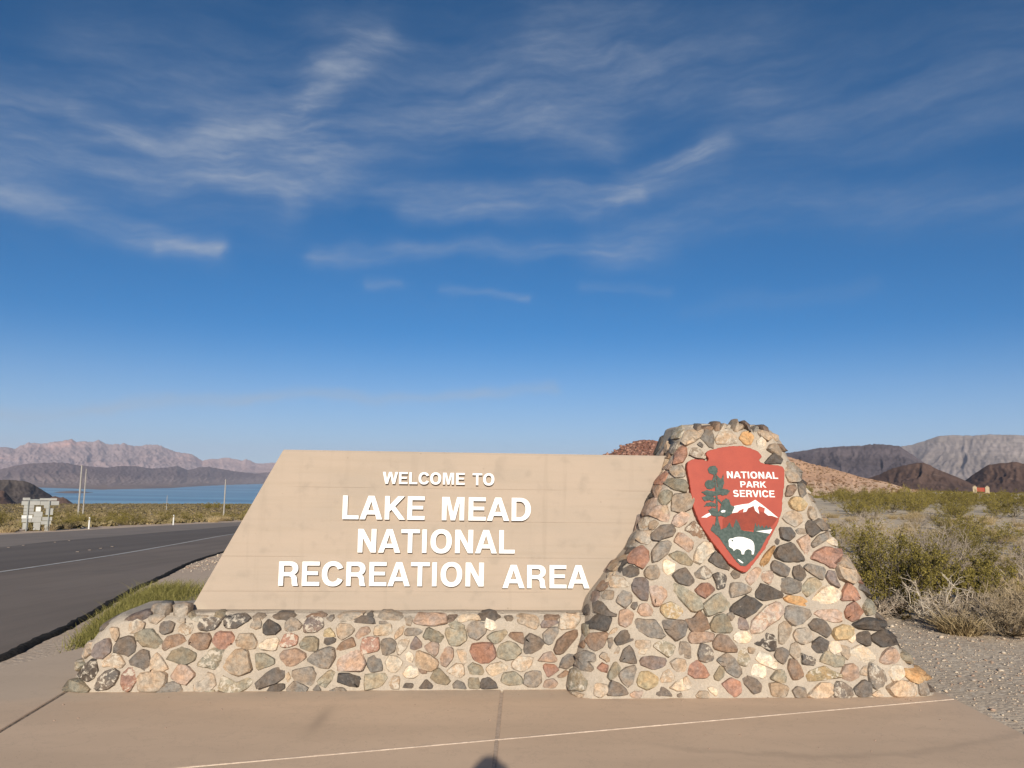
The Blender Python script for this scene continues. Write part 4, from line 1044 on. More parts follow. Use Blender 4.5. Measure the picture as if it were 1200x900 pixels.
def parse(s):
    out = []
    for l in s.strip().split('\n'):
        t = l.split(); a = np.array(list(map(int, t[1:])), float).reshape(-1, 2) / 1000
        out.append((t[0], a))
    return out
def chaikin(P, k=.22):
    a = P; b = np.roll(P, -1, axis=0)
    return np.stack([a * (1 - k) + b * k, a * k + b * (1 - k)], 1).reshape(-1, 2)
def area2(P):
    x, y = P[:, 0], P[:, 1]; return .5 * np.sum(x * np.roll(y, -1) - np.roll(x, -1) * y)
def stone_mesh(P, place, code, parent, seed, back=.014, hm=1.0):
    """P: outline in the face (2D); place(Q, h): 2D points raised by h -> 3D"""
    rg = np.random.default_rng(seed)
    if area2(P) < 0: P = P[::-1]
    P = P.mean(0) + (P - P.mean(0)) * 1.12
    Q = chaikin(P, .15)
    if len(Q) > 14: Q = Q[np.linspace(0, len(Q) - 1, 14).astype(int)]
    Q = Q + rg.normal(0, .0022, Q.shape)
    n = len(Q); c = Q.mean(0); size = math.sqrt(abs(area2(P)))
    h = min(.034, .007 + size * rg.uniform(.07, .18)) * hm
    tilt = rg.normal(0, .16, 2)
    def ring(s, hh, jit):
        q = c + (Q - c) * s + rg.normal(0, jit, Q.shape) * size
        hv = hh + (q - c) @ tilt * (hh > 0) + rg.normal(0, .12, n) * h * (hh > 0)
        return place(q, hv)
    rings = [ring(1.03, -back, 0), ring(1.0, h * .25, .006), ring(.92, h * .85, .016), ring(.55, h * 1.0, .05)]
    v = np.concatenate(rings + [place(c[None] + rg.normal(0, .02, (1, 2)) * size, np.array([h * 1.06]))])
    f = []
    for k in range(3):
        for i in range(n):
            f.append((k * n + i, k * n + (i + 1) % n, (k + 1) * n + (i + 1) % n, (k + 1) * n + i))
    for i in range(n): f.append((3 * n + i, 3 * n + (i + 1) % n, 4 * n))
    o = mk('stone', v, f, [SM(code)], parent, smooth=True)
    o.data.set_sharp_from_angle(angle=rad(28))
    return o
def placer(fn):
    def place(q, h):
        u, z = q[:, 0], q[:, 1]; e = .012
        v = fn(u, z); gu = np.clip((fn(u + e, z) - fn(u - e, z)) / (2 * e), -2.5, 2.5); gz = np.clip((fn(u, z + e) - fn(u, z - e)) / (2 * e), -2.5, 2.5)
        nrm = np.stack([gu, -np.ones_like(gu), gz], -1); nrm /= np.linalg.norm(nrm, axis=1)[:, None]
        return np.stack([u, v, z], -1) + nrm * np.asarray(h)[:, None]
    return place
def wrapper(fn, lfun, rfun, R, vfun):
    """places outlines round the rounded corners of the masonry instead of stretching them over the edge"""
    flat = placer(fn)
    def place(q, h):
        out = flat(q, h); h = np.asarray(h)
        for i, (u, z) in enumerate(q):
            for side, e in ((-1, lfun(z)), (1, rfun(z) if rfun else None)):
                if e is None: continue
                t = (R - (u - e)) / R if side < 0 else (R - (e - u)) / R
                if t <= 0: continue
                v0 = vfun(z)
                if t <= 1: th = math.acos(t); x, y, nx, ny = R * math.cos(th), R - R * math.sin(th), math.cos(th), -math.sin(th)
                else: x, y, nx, ny = R, R + (t - 1) * R * 2.5, 1.0, 0.0
                cx = e - side * R
                out[i] = (cx + side * (x + nx * h[i]), v0 + y + ny * h[i], z)
        return out
    return place
def lump(P, v0, v1, code, parent, seed):
    """a whole stone lying on top: outline seen from the front, real depth from v0 to v1"""
    rg = np.random.default_rng(seed)
    if area2(P) < 0: P = P[::-1]
    Q = chaikin(P, .22); n = len(Q); c = Q.mean(0); vs = []
    for s, k in ((.55, 0), (.92, .13), (1.0, .42), (.95, .75), (.5, 1.0)):
        q = c + (Q - c) * s + rg.normal(0, .003, Q.shape)
        vs.append(np.stack([q[:, 0], v0 + (v1 - v0) * k + rg.normal(0, .006, n), q[:, 1]], -1))
    v = np.concatenate(vs); f = [(k * n + i, k * n + (i + 1) % n, (k + 1) * n + (i + 1) % n, (k + 1) * n + i) for k in range(4) for i in range(n)]
    f += [tuple(range(n - 1, -1, -1)), tuple(4 * n + i for i in range(n))]
    o = mk('stone', v, f, [SM(code)], parent, smooth=True); o.data.set_sharp_from_angle(angle=rad(45)); return o

def loft_mortar(name, zs, lr, vf, vback, parent, nfront, rough, seed, topcap):
    rows = []
    for z in zs:
        l, r = lr(z)
        s = np.linspace(0, 1, nfront); e = .5 - .5 * np.cos(np.pi * s); s = s * .75 + e * .25
        u = l + (r - l) * s
        vfz = vf(u, np.full_like(u, z))
        vs = vf(np.array([l, r]), np.array([z, z])); nb = 14
        t = np.linspace(0, 1, nb + 2)[1:-1]
        right = np.stack([np.full(nb, r), vs[1] + (vback(z) - vs[1]) * t], -1)
        bk = np.stack([r + (l - r) * np.linspace(0, 1, 30), np.full(30, vback(z))], -1)
        left = np.stack([np.full(nb, l), vback(z) + (vs[0] - vback(z)) * t], -1)
        loop = np.concatenate([np.stack([u, vfz], -1), right, bk, left])
        cen = loop.mean(0)
        d = fbm(loop[:, 0] * 9 + seed, loop[:, 1] * 3 + z * 9, seed, 4) - .5
        d2 = fbm(loop[:, 0] * 45 + seed, loop[:, 1] * 20 + z * 45, seed + 3, 2) - .5
        dirv = loop - np.array([cen[0], .5]); dirv[:, 0] *= .15; dirv /= np.linalg.norm(dirv, axis=1)[:, None]
        loop = loop + dirv * ((d * rough + d2 * rough * .5)[:, None])
        rows.append(np.concatenate([loop, np.full((len(loop), 1), z)], 1))
    m = len(rows[0]); last = rows[-1]; c = last.mean(0)
    for k, dz in topcap:
        q = c + (last - c) * [k, k, 0]; q[:, 2] = last[:, 2] + dz + .02 * (fbm(q[:, 0] * 8, q[:, 1] * 8, seed + 1, 3) - .5); rows.append(q)
    v = np.concatenate(rows); q = grid_quads(len(rows), m, wrap=True)
    return mk_np(name, v, q, [M_MORTAR], parent, smooth=True)

# --- concrete sign wall
WALL_V = .30
sign_wall = empty('sign_wall', MON, MON_RZ)
tag(sign_wall, 'long tan concrete welcome wall with slanted end and raised white lettering', 'sign')
def wall_left(z): return -2.50 + (z - .53) * (.668 / 1.284)
prof = [(WALL_V, .15)]
for zz in (.687, .960, 1.249, 1.514):
    prof += [(WALL_V, zz - .002), (WALL_V + .0016, zz - .0007), (WALL_V + .0016, zz), (WALL_V - .0012, zz + .003)]
prof += [(WALL_V, 1.799), (WALL_V + .012, 1.8135), (WALL_V + .288, 1.8135), (WALL_V + .30, 1.80), (WALL_V + .30, .15)]
nU = 140; vs = []
for v_, z_ in prof:
    l = wall_left(z_)
    fade = np.clip(fbm(np.arange(nU) * .07, np.full(nU, round(z_, 1) * 7), 77, 3) * 3.4 - 1.2, 0, 1)
    for i in range(nU): vs.append((l + (1.75 - l) * i / (nU - 1), WALL_V + (v_ - WALL_V) * (fade[i] if abs(v_ - WALL_V) < .004 else 1), z_))
n = len(prof)
q = grid_quads(n, nU).tolist() + [[(n - 1) * nU + i, (n - 1) * nU + i + 1, i + 1, i] for i in range(nU - 1)]
fc = [tuple(f) for f in q] + [tuple(k * nU for k in range(n - 1, -1, -1)), tuple(k * nU + nU - 1 for k in range(n))]
mk('wall', vs, fc, [M_CONCRETE], sign_wall)

# --- letters
def arc(cx, cy, rx, ry, a0, a1, n=16, p=2.25):
    out = []
    for i in range(n + 1):
        a = rad(a0 + (a1 - a0) * i / n); c, s = math.cos(a), math.sin(a)
        out.append((cx + rx * math.copysign(abs(c) ** (2 / p), c), cy + ry * math.copysign(abs(s) ** (2 / p), s)))
    return out
def thick(path, w):
    P = np.array(path, float); T = np.gradient(P, axis=0); T /= np.linalg.norm(T, axis=1)[:, None]; N = np.stack([-T[:, 1], T[:, 0]], -1)
    return [tuple(p) for p in np.concatenate([P + N * w / 2, (P - N * w / 2)[::-1]])]
def glyph(c):
    S = 152; B = 118
    if c == 'W': return 960, [[(0, 720), (172, 720), (262, 235), (392, 720), (568, 720), (698, 235), (788, 720), (960, 720), (792, 0), (620, 0), (480, 505), (340, 0), (168, 0)]]
    if c == 'E': return 660, [[(70, 0), (70, 720), (620, 720), (620, 720 - B), (70 + S, 720 - B), (70 + S, 430), (575, 430), (575, 430 - B + 8), (70 + S, 430 - B + 8), (70 + S, B), (630, B), (630, 0)]]
    if c == 'L': return 620, [[(70, 0), (70, 720), (70 + S, 720), (70 + S, B), (590, B), (590, 0)]]
    if c == 'T': return 640, [[(235, 0), (235, 720 - B), (15, 720 - B), (15, 720), (625, 720), (625, 720 - B), (235 + S, 720 - B), (235 + S, 0)]]
    if c == 'I': return 300, [[(66, 0), (66, 720), (66 + S, 720), (66 + S, 0)]]
    if c == 'N': return 730, [[(66, 0), (66, 720), (240, 720), (504, 272), (504, 720), (664, 720), (664, 0), (492, 0), (226, 452), (226, 0)]]
    if c == 'M': return 850, [[(66, 0), (66, 720), (304, 720), (425, 225), (546, 720), (784, 720), (784, 0), (632, 0), (632, 560), (496, 0), (354, 0), (218, 560), (218, 0)]]
    if c == 'K': return 730, [[(70, 0), (70, 720), (70 + S, 720), (70 + S, 440), (490, 720), (705, 720), (400, 405), (735, 0), (535, 0), (290, 300), (70 + S, 245), (70 + S, 0)]]
    if c == 'A': return 730, [[(0, 0), (265, 720), (460, 720), (728, 0), (548, 0), (497, 150), (226, 150), (176, 0)], [(268, 272), (455, 272), (362, 548)]]
    if c == 'V': return 680, [[(0, 720), (180, 720), (340, 215), (500, 720), (680, 720), (430, 0), (250, 0)]]
    if c == 'O': return 785, [arc(392, 360, 352, 374, 0, 360, 40)[:-1], arc(392, 360, 178, 238, 0, 360, 36)[:-1]]
    if c == 'C': return 745, [arc(390, 360, 350, 374, 26, 334, 34) + arc(390, 360, 178, 238, 330, 30, 30)]
    if c == 'D': return 735, [[(70, 0), (70, 720), (330, 720)] + arc(330, 360, 365, 360, 90, -90, 20) + [(330, 0)], [(70 + S, B), (320, B)] + arc(320, 360, 200, 360 - B, -90, 90, 18) + [(70 + S, 720 - B)]]
    if c == 'P': return 680, [[(70, 0), (70, 720), (400, 720)] + arc(400, 492, 245, 228, 90, -90, 16) + [(70 + S, 264), (70 + S, 0)], [(70 + S, 384), (380, 384)] + arc(380, 492, 105, 106, -90, 90, 12) + [(70 + S, 598)]]
    if c == 'R': return 735, [[(70, 0), (70, 720), (425, 720)] + arc(425, 515, 255, 205, 90, -62, 14) + [(585, 322), (645, 255), (655, 120), (695, 0), (518, 0), (492, 60), (486, 190), (455, 262), (400, 282), (70 + S, 282), (70 + S, 0)], [(70 + S, 404), (400, 404)] + arc(400, 500, 108, 98, -90, 90, 12) + [(70 + S, 598)]]
    if c == 'S':
        p = arc(335, 520, 205, 140, 20, 180, 10) + arc(335, 520, 205, 150, 190, 255, 5) + [(340, 362)] + arc(335, 205, 215, 150, 75, 0, 6) + arc(335, 205, 215, 142, -10, -165, 10)
        return 680, [thick(p, 146)]
    return 300, []
def text_mesh(contours, name, to3d, depth, mats, parent, bev=0.0):
    cu = bpy.data.curves.new(name, 'CURVE'); cu.dimensions = '2D'; cu.fill_mode = 'BOTH'; cu.extrude = depth / 2; cu.bevel_depth = bev; cu.bevel_resolution = 1
    cu.offset = -bev
    for c in contours:
        s = cu.splines.new('POLY'); s.points.add(len(c) - 1); s.use_cyclic_u = True
        for p, q in zip(s.points, c): p.co = (q[0], q[1], 0, 1)
    ob = bpy.data.objects.new(name, cu); COL.objects.link(ob)
    dg = bpy.context.evaluated_depsgraph_get(); me = bpy.data.meshes.new_from_object(ob.evaluated_get(dg))
    bpy.data.objects.remove(ob); bpy.data.curves.remove(cu)
    a = np.empty(len(me.vertices) * 3); me.vertices.foreach_get('co', a); a = a.reshape(-1, 3)
    me.vertices.foreach_set('co', to3d(a).astype(np.float32).ravel()); me.update()
    me.materials.clear()
    return link_mesh(name, me, mats, parent)
def word(txt, u0, u1, z0, hgt):
    g = [glyph(c) for c in txt]; total_w = sum(x[0] for x in g) - 66 - 40
    k = (u1 - u0) / total_w; ky = hgt / 720; pos = u0 - (40 * k if txt[0] not in 'AWT' else 0); out = []
    for adv, cs in g:
        out.append([[(pos + x * k, z0 + y * ky) for x, y in c] for c in cs]); pos += adv * k
    return out
for txt, u0, u1, z0, hg in [('WELCOME', -1.023, -0.366, 1.549, 0.096), ('TO', -0.296, -0.123, 1.547, 0.097), ('LAKE', -1.343, -0.685, 1.262, 0.189), ('MEAD', -0.544, 0.183, 1.261, 0.188),
                        ('NATIONAL', -1.211, 0.052, 0.999, 0.187), ('RECREATION', -1.824, -0.187, 0.736, 0.189), ('AREA', -0.036, 0.652, 0.724, 0.185)]:
    for cs in word(txt, u0, u1, z0, hg):
        text_mesh(cs, 'letter', lambda a: np.stack([a[:, 0], WALL_V - .022 - a[:, 2], a[:, 1]], -1), .026, [M_WHITE], sign_wall, .0015)

# --- low stone base
stone_base = empty('stone_base', MON, MON_RZ)
tag(stone_base, 'low rubble stone footing with mixed cobbles running under the concrete wall', 'stone wall')
bz = np.concatenate([np.arange(-.15, .46, .022), np.linspace(.47, BASE_TOP, 7)])
loft_mortar('mortar', bz, lambda z: (np.interp(z, BZ, BL) + BINS, .75), base_v, lambda z: .82 - .06 * z, stone_base, 150, .022, 5, [(.985, .006), (.93, .012), (.8, .016), (.4, .016), (.0, .016)])
pb = placer(base_v); wb = wrapper(base_v, lambda z: float(np.interp(z, BZ, BL)) + BINS, None, .15, lambda z: .1 * z); seed = 100
tops = []
for code, P in parse(BASE_STONES):
    seed += 1
    c = P.mean(0); P = P.copy(); l = float(np.interp(c[1], BZ, BL)) + BINS
    if c[1] > BASE_TOP - .02:                      # stones bedded in the top
        P[:, 1] = np.where(P[:, 1] < c[1], BASE_TOP - .05, P[:, 1] - .002)
        P[:, 0] = np.maximum(P[:, 0], -2.96)
        v0 = float(np.interp(c[1], [.5, .62], [.04, .10])); lump(P, v0, v0 + .19, code, stone_base, seed)
    elif P[:, 0].min() < l + .15:                 # stones of the rounded end
        P[:, 1] = np.maximum(P[:, 1], -.03); stone_mesh(P, wb, code, stone_base, seed, hm=1.4)
    else:
        P = P.copy(); P[:, 1] = np.maximum(P[:, 1], -.03)
        stone_mesh(P, pb, code, stone_base, seed)

rg = np.random.default_rng(61); z = .03; have = [a.mean(0) for _, a in parse(BASE_STONES)]
while z < .52:
    hz = rg.uniform(.06, .10); zc = z + hz / 2; e = float(np.interp(zc, BZ, BL)) + BINS
    for k0 in (-.03, .05, .13):
        if all(math.hypot(c[0] - (e + k0 + .03), c[1] - zc) > .085 for c in have):
            P = np.array([(e + k0 - .01, z + .01), (e + k0 + .03, z - .005), (e + k0 + .065, z + .02), (e + k0 + .065, z + hz * .7), (e + k0 + .03, z + hz), (e + k0 - .01, z + hz * .85)]) + rg.normal(0, .007, (6, 2))
            if P[:, 1].max() < BASE_TOP: stone_mesh(P, wb, rg.choice(list('dBGgLTPURL')), stone_base, int(rg.integers(1e6)), hm=1.3)
    z += hz + .012

# --- tall battered pillar
stone_pillar = empty('stone_pillar', MON, MON_RZ)
tag(stone_pillar, 'tall tapering rubble stone pillar that carries the red arrowhead emblem', 'stone pillar')
pz = np.concatenate([np.arange(-.15, 1.95, .022), np.linspace(1.955, PIL_TOP, 8)])
pv_back = lambda z: 1.0 - .11 * z
loft_mortar('mortar', pz, pil_lr, pil_v, pv_back, stone_pillar, 150, .024, 9, [(.97, .012), (.9, .025), (.7, .035), (.35, .035), (0, .035)])
pp = placer(pil_v); wp = wrapper(pil_v, lambda z: float(pil_lr(z)[0]), lambda z: float(pil_lr(z)[1]), .17, lambda z: -.27 + .2 * z + (.1 - math.sqrt(max(.01 - (.1 - min(max(PIL_TOP - z, 0), .1)) ** 2, 0))))
for code, P in parse(PILLAR_STONES):
    seed += 1; c = P.mean(0); P = P.copy(); P[:, 1] = np.maximum(P[:, 1], -.03)
    l, r = pil_lr(c[1])
    if c[1] > PIL_TOP - .02:
        P[:, 1] = np.where(P[:, 1] < c[1], PIL_TOP - .06, P[:, 1] - .002); P[:, 0] = np.clip(P[:, 0], l - .01, r + .01)
        lump(P, .15, .42, code, stone_pillar, seed)
    elif P[:, 0].min() < l + .17 or P[:, 0].max() > r - .17:
        stone_mesh(P, wp, code, stone_pillar, seed, hm=1.5)
    else:
        stone_mesh(P, pp, code, stone_pillar, seed)
# smaller stones that close the two rounded arrises
rg = np.random.default_rng(15); have = [a.mean(0) for _, a in parse(PILLAR_STONES)]
for side in (0, 1):
    z = .06
    while z < 1.98:
        hz = rg.uniform(.05, .10); zc = z + hz / 2; e = float(pil_lr(zc)[side]); sg = 1 if side == 0 else -1
        near = [c for c in have if abs(c[0] - e) < .085 and abs(c[1] - zc) < .055]
        if not near:
            ua, ub = e - sg * .035, e + sg * rg.uniform(.035, .055)
            P = np.array([(ua, z + .01), ((ua + ub) / 2, z - .005), (ub, z + .02), (ub, z + hz * .7), ((ua + ub) / 2, z + hz), (ua, z + hz * .85)]) + rg.normal(0, .006, (6, 2))
            stone_mesh(P, wp, rg.choice(list('DddBGGgLTPUR')), stone_pillar, int(rg.integers(1e6)), hm=1.4)
        z += hz + .012
# stones of the two flanks, seen from a step to the side
rg = np.random.default_rng(5)
def flank(side):
    pts = []
    for _ in range(900):
        if len(pts) >= 36: break
        v = rg.uniform(.30, .82); z = rg.uniform(.05, 1.95); s = rg.uniform(.06, .10)
        if all(math.hypot(v - a, z - b) > (s + t) * .98 for a, b, t in pts): pts.append((v, z, s))
    for v, z, s in pts:
        k = rg.integers(5, 8); an = np.sort(rg.uniform(0, 2 * math.pi, k) * .3 + np.arange(k) / k * 2 * math.pi * .85)
        rr = s * rg.uniform(.75, 1.1, k); P = np.stack([v + rr * np.cos(an) * 1.1, z + rr * np.sin(an)], -1)
        def place(q, h, side=side):
            u = np.array([pil_lr(zz)[0 if side < 0 else 1] for zz in q[:, 1]]); return np.stack([u + side * np.asarray(h) * 1.0, q[:, 0], q[:, 1]], -1)
        code = rg.choice(list('DddBGGgLTTPUR')); 
        o = stone_mesh(P if side > 0 else P[::-1], place, code, stone_pillar, int(rg.integers(1e6)))
flank(-1); flank(1)

# --- arrowhead emblem fixed to the pillar
emblem = empty('arrowhead_emblem', MON, MON_RZ)
tag(emblem, 'red arrowhead shaped plaque with tree, snowy mountain and white bison on the stone pillar', 'emblem')
EN = np.array([0, -1, .2]); EN = EN / np.linalg.norm(EN)
def emb3d(lift):
    def f(a):
        z = a[:, 1]; v = -.27 + .2 * z - .05
        return np.stack([a[:, 0], v, z], -1) + EN[None] * (a[:, 2] + lift)[:, None]
    return f
def pairs(l): return [(l[i] / 1000, l[i + 1] / 1000) for i in range(0, len(l), 2)]
def rough_edge(P, seed, amp, step=.02):
    P = np.array(P); out = []
    for i in range(len(P)):
        a, b = P[i], P[(i + 1) % len(P)]; m = max(1, int(np.hypot(*(b - a)) / step))
        for k in range(m): out.append(a + (b - a) * k / m)
    out = np.array(out); rg = np.random.default_rng(seed); s = chaikin(out, .25)
    return [tuple(p) for p in s + rg.normal(0, amp, s.shape)]
text_mesh([rough_edge(pairs(EMBLEM['outline']), 3, .0014)], 'plaque', emb3d(-.024), .05, [M_EMB_RED], emblem, .004)
for k, pl in enumerate(["208,210 222,193 250,192 264,210 262,232 250,246 236,240 214,236", "238,235 250,235 262,300 268,400 272,520 288,592 248,592 260,510 256,400 250,300", "258,240 270,262 288,275 300,248 305,300 296,330 280,350 270,330 264,290",
                        "190,300 206,282 232,284 248,296 246,322 228,336 204,333 194,318", "174,356 206,345 240,352 270,345 300,336 337,349 326,369 300,377 270,372 240,380 206,376", "174,390 206,377 236,384 252,396 240,412 216,406 190,412",
                        "188,444 204,424 230,419 254,430 250,447 222,443", "300,414 318,400 338,412 346,440 367,450 350,490 318,509 290,500 284,470 292,440", "214,472 236,456 264,462 272,490 258,506 232,498", "262,398 268,394 304,436 298,442", "266,480 290,470 292,500 268,510",
                        "240,262 250,268 240,292 230,290", "256,330 274,322 276,344 258,350"]):
    P = []
    for q in pl.split():
        x_, y_ = map(float, q.split(',')); u_, z_ = EMB_AFF @ np.array([x_, y_, 1.0]); P.append((u_, z_))
    P = np.array(P); P = P.mean(0) + (P - P.mean(0)) * (1.0 if k == 1 else 1.09); P = rough_edge(P, 40 + k, .0017, .009)
    text_mesh([P], 'tree_clump', emb3d(.0075 + .0003 * k), .008, [M_EMB_GREEN], emblem, .0006)
P = [tuple(EMB_AFF @ np.array([x_, y_, 1.0])) for x_, y_ in ((352, 654), (359, 650), (364, 655), (361, 662), (354, 661))]
text_mesh([P], 'bison_eye', emb3d(.0125), .005, [M_EMB_GREEN], emblem, .0)
for nm, key, lift, m in [('mountain', 'rock', .0035, M_EMB_ROCK), ('forest', 'forest', .006, M_EMB_GREEN), ('snowcap', 'snow', .007, M_EMB_WHITE), ('snowfield', 'snow2', .0065, M_EMB_WHITE),
                         ('lake_shape', 'lake', .0085, M_EMB_WHITE), ('bison', 'bison', .0095, M_EMB_WHITE), ('white_mark', 'white_mark', .009, M_EMB_WHITE), ('snowfield', 'patch', .0105, M_EMB_WHITE)]:
    P = pairs(EMBLEM[key])
    if key == 'forest': P = rough_edge(P, 8, .0012, .012)
    if key == 'bison': P = [tuple(p) for p in chaikin(np.array(P), .12)]
    text_mesh([P], nm, emb3d(lift), .008, [m], emblem, .0008)
for txt, u0, u1, z0, hg in EMBLEM_TEXT:
    cs = [c for L in word(txt, u0, u1, z0, hg) for c in L]
    text_mesh(cs, 'lettering', emb3d(.0075), .007, [M_EMB_WHITE], emblem, .0)

# ---------------------------------------------------------------- plants
def leaf_quads(C, size, rg, flat=0.0):
    """one small leaf (a quad of its own) at each point of C"""
    n = len(C); a = rg.normal(size=(n, 3)); a /= np.linalg.norm(a, axis=1)[:, None]
    b = rg.normal(size=(n, 3)); b -= (b * a).sum(1)[:, None] * a; b /= np.linalg.norm(b, axis=1)[:, None]
    s = (size * rg.uniform(.6, 1.3, n))[:, None]
    v = np.stack([C - a * s, C - b * s * .45, C + a * s, C + b * s * .45], 1).reshape(-1, 3)
    return v, np.arange(4 * n).reshape(-1, 4)
def twigs(paths, w0, w1):
    """thin three-sided twigs along many short paths; paths: list of (k,3)"""
    V = []; F = []; b = 0
    for p in paths:
        k = len(p); t = np.linspace(0, 1, k); r = w0 * (1 - t) + w1 * t
        d = p[-1] - p[0]; d = d / (np.linalg.norm(d) + 1e-9); a = np.cross(d, [0.3, .2, 1.0]); a /= (np.linalg.norm(a) + 1e-9); c = np.cross(d, a)
        for i in range(k):
            for q in range(3):
                an = 2 * math.pi * q / 3; V.append(p[i] + (a * math.cos(an) + c * math.sin(an)) * r[i])
        for i in range(k - 1):
            for q in range(3):
                F.append((b + i * 3 + q, b + i * 3 + (q + 1) % 3, b + i * 3 + 3 + (q + 1) % 3, b + i * 3 + 3 + q))
        b += 3 * k
    return np.array(V), np.array(F)
def bush_skeleton(rg, R, H, stems, sub, lean=.25, spread=1.0):
    main = []; fine = []
    for i in range(stems):
        az = rg.uniform(0, 2 * math.pi); out = rg.uniform(.25, 1.0) * R * spread; h = H * rg.uniform(.6, 1.0) * (1 - .35 * (out / R) ** 2)
        tip = np.array([math.cos(az) * out, math.sin(az) * out, h]); base = np.array([math.cos(az), math.sin(az), 0]) * R * .08 * rg.uniform(0, 1)
        t = np.linspace(0, 1, 6)[:, None]; bend = rg.normal(0, .05, (6, 3)) * H; bend[0] = 0
        p = base + (tip - base) * t ** np.array([.85, .85, 1.1]) + bend * t
        main.append(p)
        for j in range(sub):
            k = rg.uniform(.3, 1.0); i0 = min(4, int(k * 5)); q0 = p[i0] + (p[i0 + 1] - p[i0]) * (k * 5 - i0)
            d = (tip - base) / np.linalg.norm(tip - base) * .6 + rg.normal(0, .55, 3) + np.array([0, 0, .25]); d /= np.linalg.norm(d)
            L = H * rg.uniform(.16, .38); e = rg.normal(0, .03, 3) * H
            fine.append(np.stack([q0, q0 + d * L * .5 + e, q0 + d * L]))
    return main, fine
def creosote(rg, R, H, stems=16, sub=9, per=26, leaf=.013, puff=.045):
    main, fine = bush_skeleton(rg, R, H, stems, sub)
    sv, sf = twigs(main, .011, .004); fv, ff = twigs(fine, .004, .0015)
    C = []
    for p in fine:
        k = rg.uniform(.25, 1.05, per)[:, None]; q = np.where(k < .5, p[0] + (p[1] - p[0]) * k * 2, p[1] + (p[2] - p[1]) * (k * 2 - 1))
        C.append(q + rg.normal(0, puff * H, (per, 3)) * (.35 + .5 * k))
    C = np.concatenate(C); C[:, 2] = np.maximum(C[:, 2], .02)
    lv, lf = leaf_quads(C, leaf, rg)
    return (np.concatenate([sv, fv]), np.concatenate([sf, ff + len(sv)])), (lv, lf)
def dead_bush(rg, R, H, stems=22, sub=12, twig=3):
    main, fine = bush_skeleton(rg, R, H, stems, sub)
    ends = []
    for p in fine:
        for _ in range(twig):
            d = p[2] - p[0]; d = d / np.linalg.norm(d) + rg.normal(0, .6, 3); d /= np.linalg.norm(d); k = rg.uniform(.3, 1); q = p[0] + (p[2] - p[0]) * k; L = H * rg.uniform(.08, .2)
            ends.append(np.stack([q, q + d * L * .5 + rg.normal(0, .01, 3), q + d * L]))
    a = twigs(main, .012, .005); b = twigs(fine, .005, .002); c = twigs(ends, .0024, .001)
    return (np.concatenate([a[0], b[0], c[0]]), np.concatenate([a[1], b[1] + len(a[0]), c[1] + len(a[0]) + len(b[0])]))
def straw_bush(rg, R, H, n=1500):
    az = rg.uniform(0, 2 * math.pi, n); r0 = R * .55 * np.sqrt(rg.random(n)); b = np.stack([np.cos(az) * r0, np.sin(az) * r0, np.zeros(n)], -1)
    out = rg.normal(0, .45, (n, 2)) + b[:, :2] / R * 1.1; L = H * rg.uniform(.5, 1.1, n)
    t = b + np.concatenate([out * L[:, None], (L * rg.uniform(.55, 1, n))[:, None]], 1); m = (b + t) / 2 + np.concatenate([-out * L[:, None] * .12, (L * .1)[:, None]], 1)
    s = rg.normal(size=(n, 3)) * [1, 1, .1]; s /= np.linalg.norm(s, axis=1)[:, None]; wd = (.0035 * rg.uniform(.7, 1.5, n))[:, None] * s
    v = np.stack([b - wd, b + wd, m + wd, m - wd, t + wd * .2, t - wd * .2], 1).reshape(-1, 3); o = np.arange(n)[:, None] * 6
    return v, np.concatenate([o + [0, 1, 2, 3], o + [3, 2, 4, 5]])
def joined(name, lists, mats):
    V = []; F = []; M = []; b = 0
    for i, (v, f) in enumerate(lists): V.append(v); F.append(f + b); M.append(np.full(len(f), i)); b += len(v)
    me = mk_np(name, np.concatenate(V), np.concatenate(F), mats, midx=np.concatenate(M)); return me

rg = np.random.default_rng(21)
def hero_creosote(x, y, R, H, label, stems=26, sub=12, per=34, leaf=.0145, name='creosote_bush', group=None):
    e = empty(name, (x, y, float(ground_z(x, y)) - .01)); tag(e, label, 'bush', group)
    s, l = creosote(rg, R, H, stems, max(6, sub - 4), per + 16, leaf, .032)
    mk_np('stems', s[0], s[1], [M_CREO_STEM], e); mk_np('foliage', l[0], l[1], [M_CREO], e); return e
def hero_dead(x, y, R, H, label, m, name='dead_bush', **k):
    s = dead_bush(rg, R, H, **k); o = mk_np(name, s[0], s[1], [m]); o.location = (x, y, float(ground_z(x, y)) - .01); tag(o, label, 'bush'); return o
def hero_straw(x, y, R, H, label, n=1500):
    v, f = straw_bush(rg, R, H, n); o = mk_np('dry_grass_clump', v, f, [M_STRAW]); o.location = (x, y, float(ground_z(x, y)) - .01); tag(o, label, 'dry grass'); return o

hero_creosote(4.75, 10.1, .95, 1.0, 'large dense olive green bush right behind the foot of the stone pillar', 34, 14, 40)
hero_creosote(5.55, 11.0, .75, .80, 'rounded green bush with tan stems touching the big bush behind the pillar', 26, 12, 34)
hero_creosote(6.25, 10.9, .75, .62, 'low yellow green bush just behind the bleached bare shrub', 24, 12, 34)
hero_dead(4.95, 9.55, .55, .58, 'bleached bare shrub with pale forked branches at the edge of the gravel', M_DEAD, stems=11, sub=8, twig=3)
hero_dead(5.35, 9.5, .7, .36, 'low grey tangle of dead twigs spreading over the gravel edge by the bleached shrub', M_DEADGREY, stems=30, sub=14)
hero_dead(6.7, 12.9, .85, .95, 'tall grey leafless bush standing between two green bushes', M_DEADGREY, stems=34, sub=14)
hero_dead(4.35, 9.95, .55, .34, 'dark brushy heap of dead twigs in shade beside the pillar foot', M_DEADGREY, stems=26, sub=12)
hero_dead(5.45, 8.9, .75, .42, 'wide tan brushy twig clump nearest to the gravel at the right', M_TANTWIG, stems=34, sub=13, twig=4)
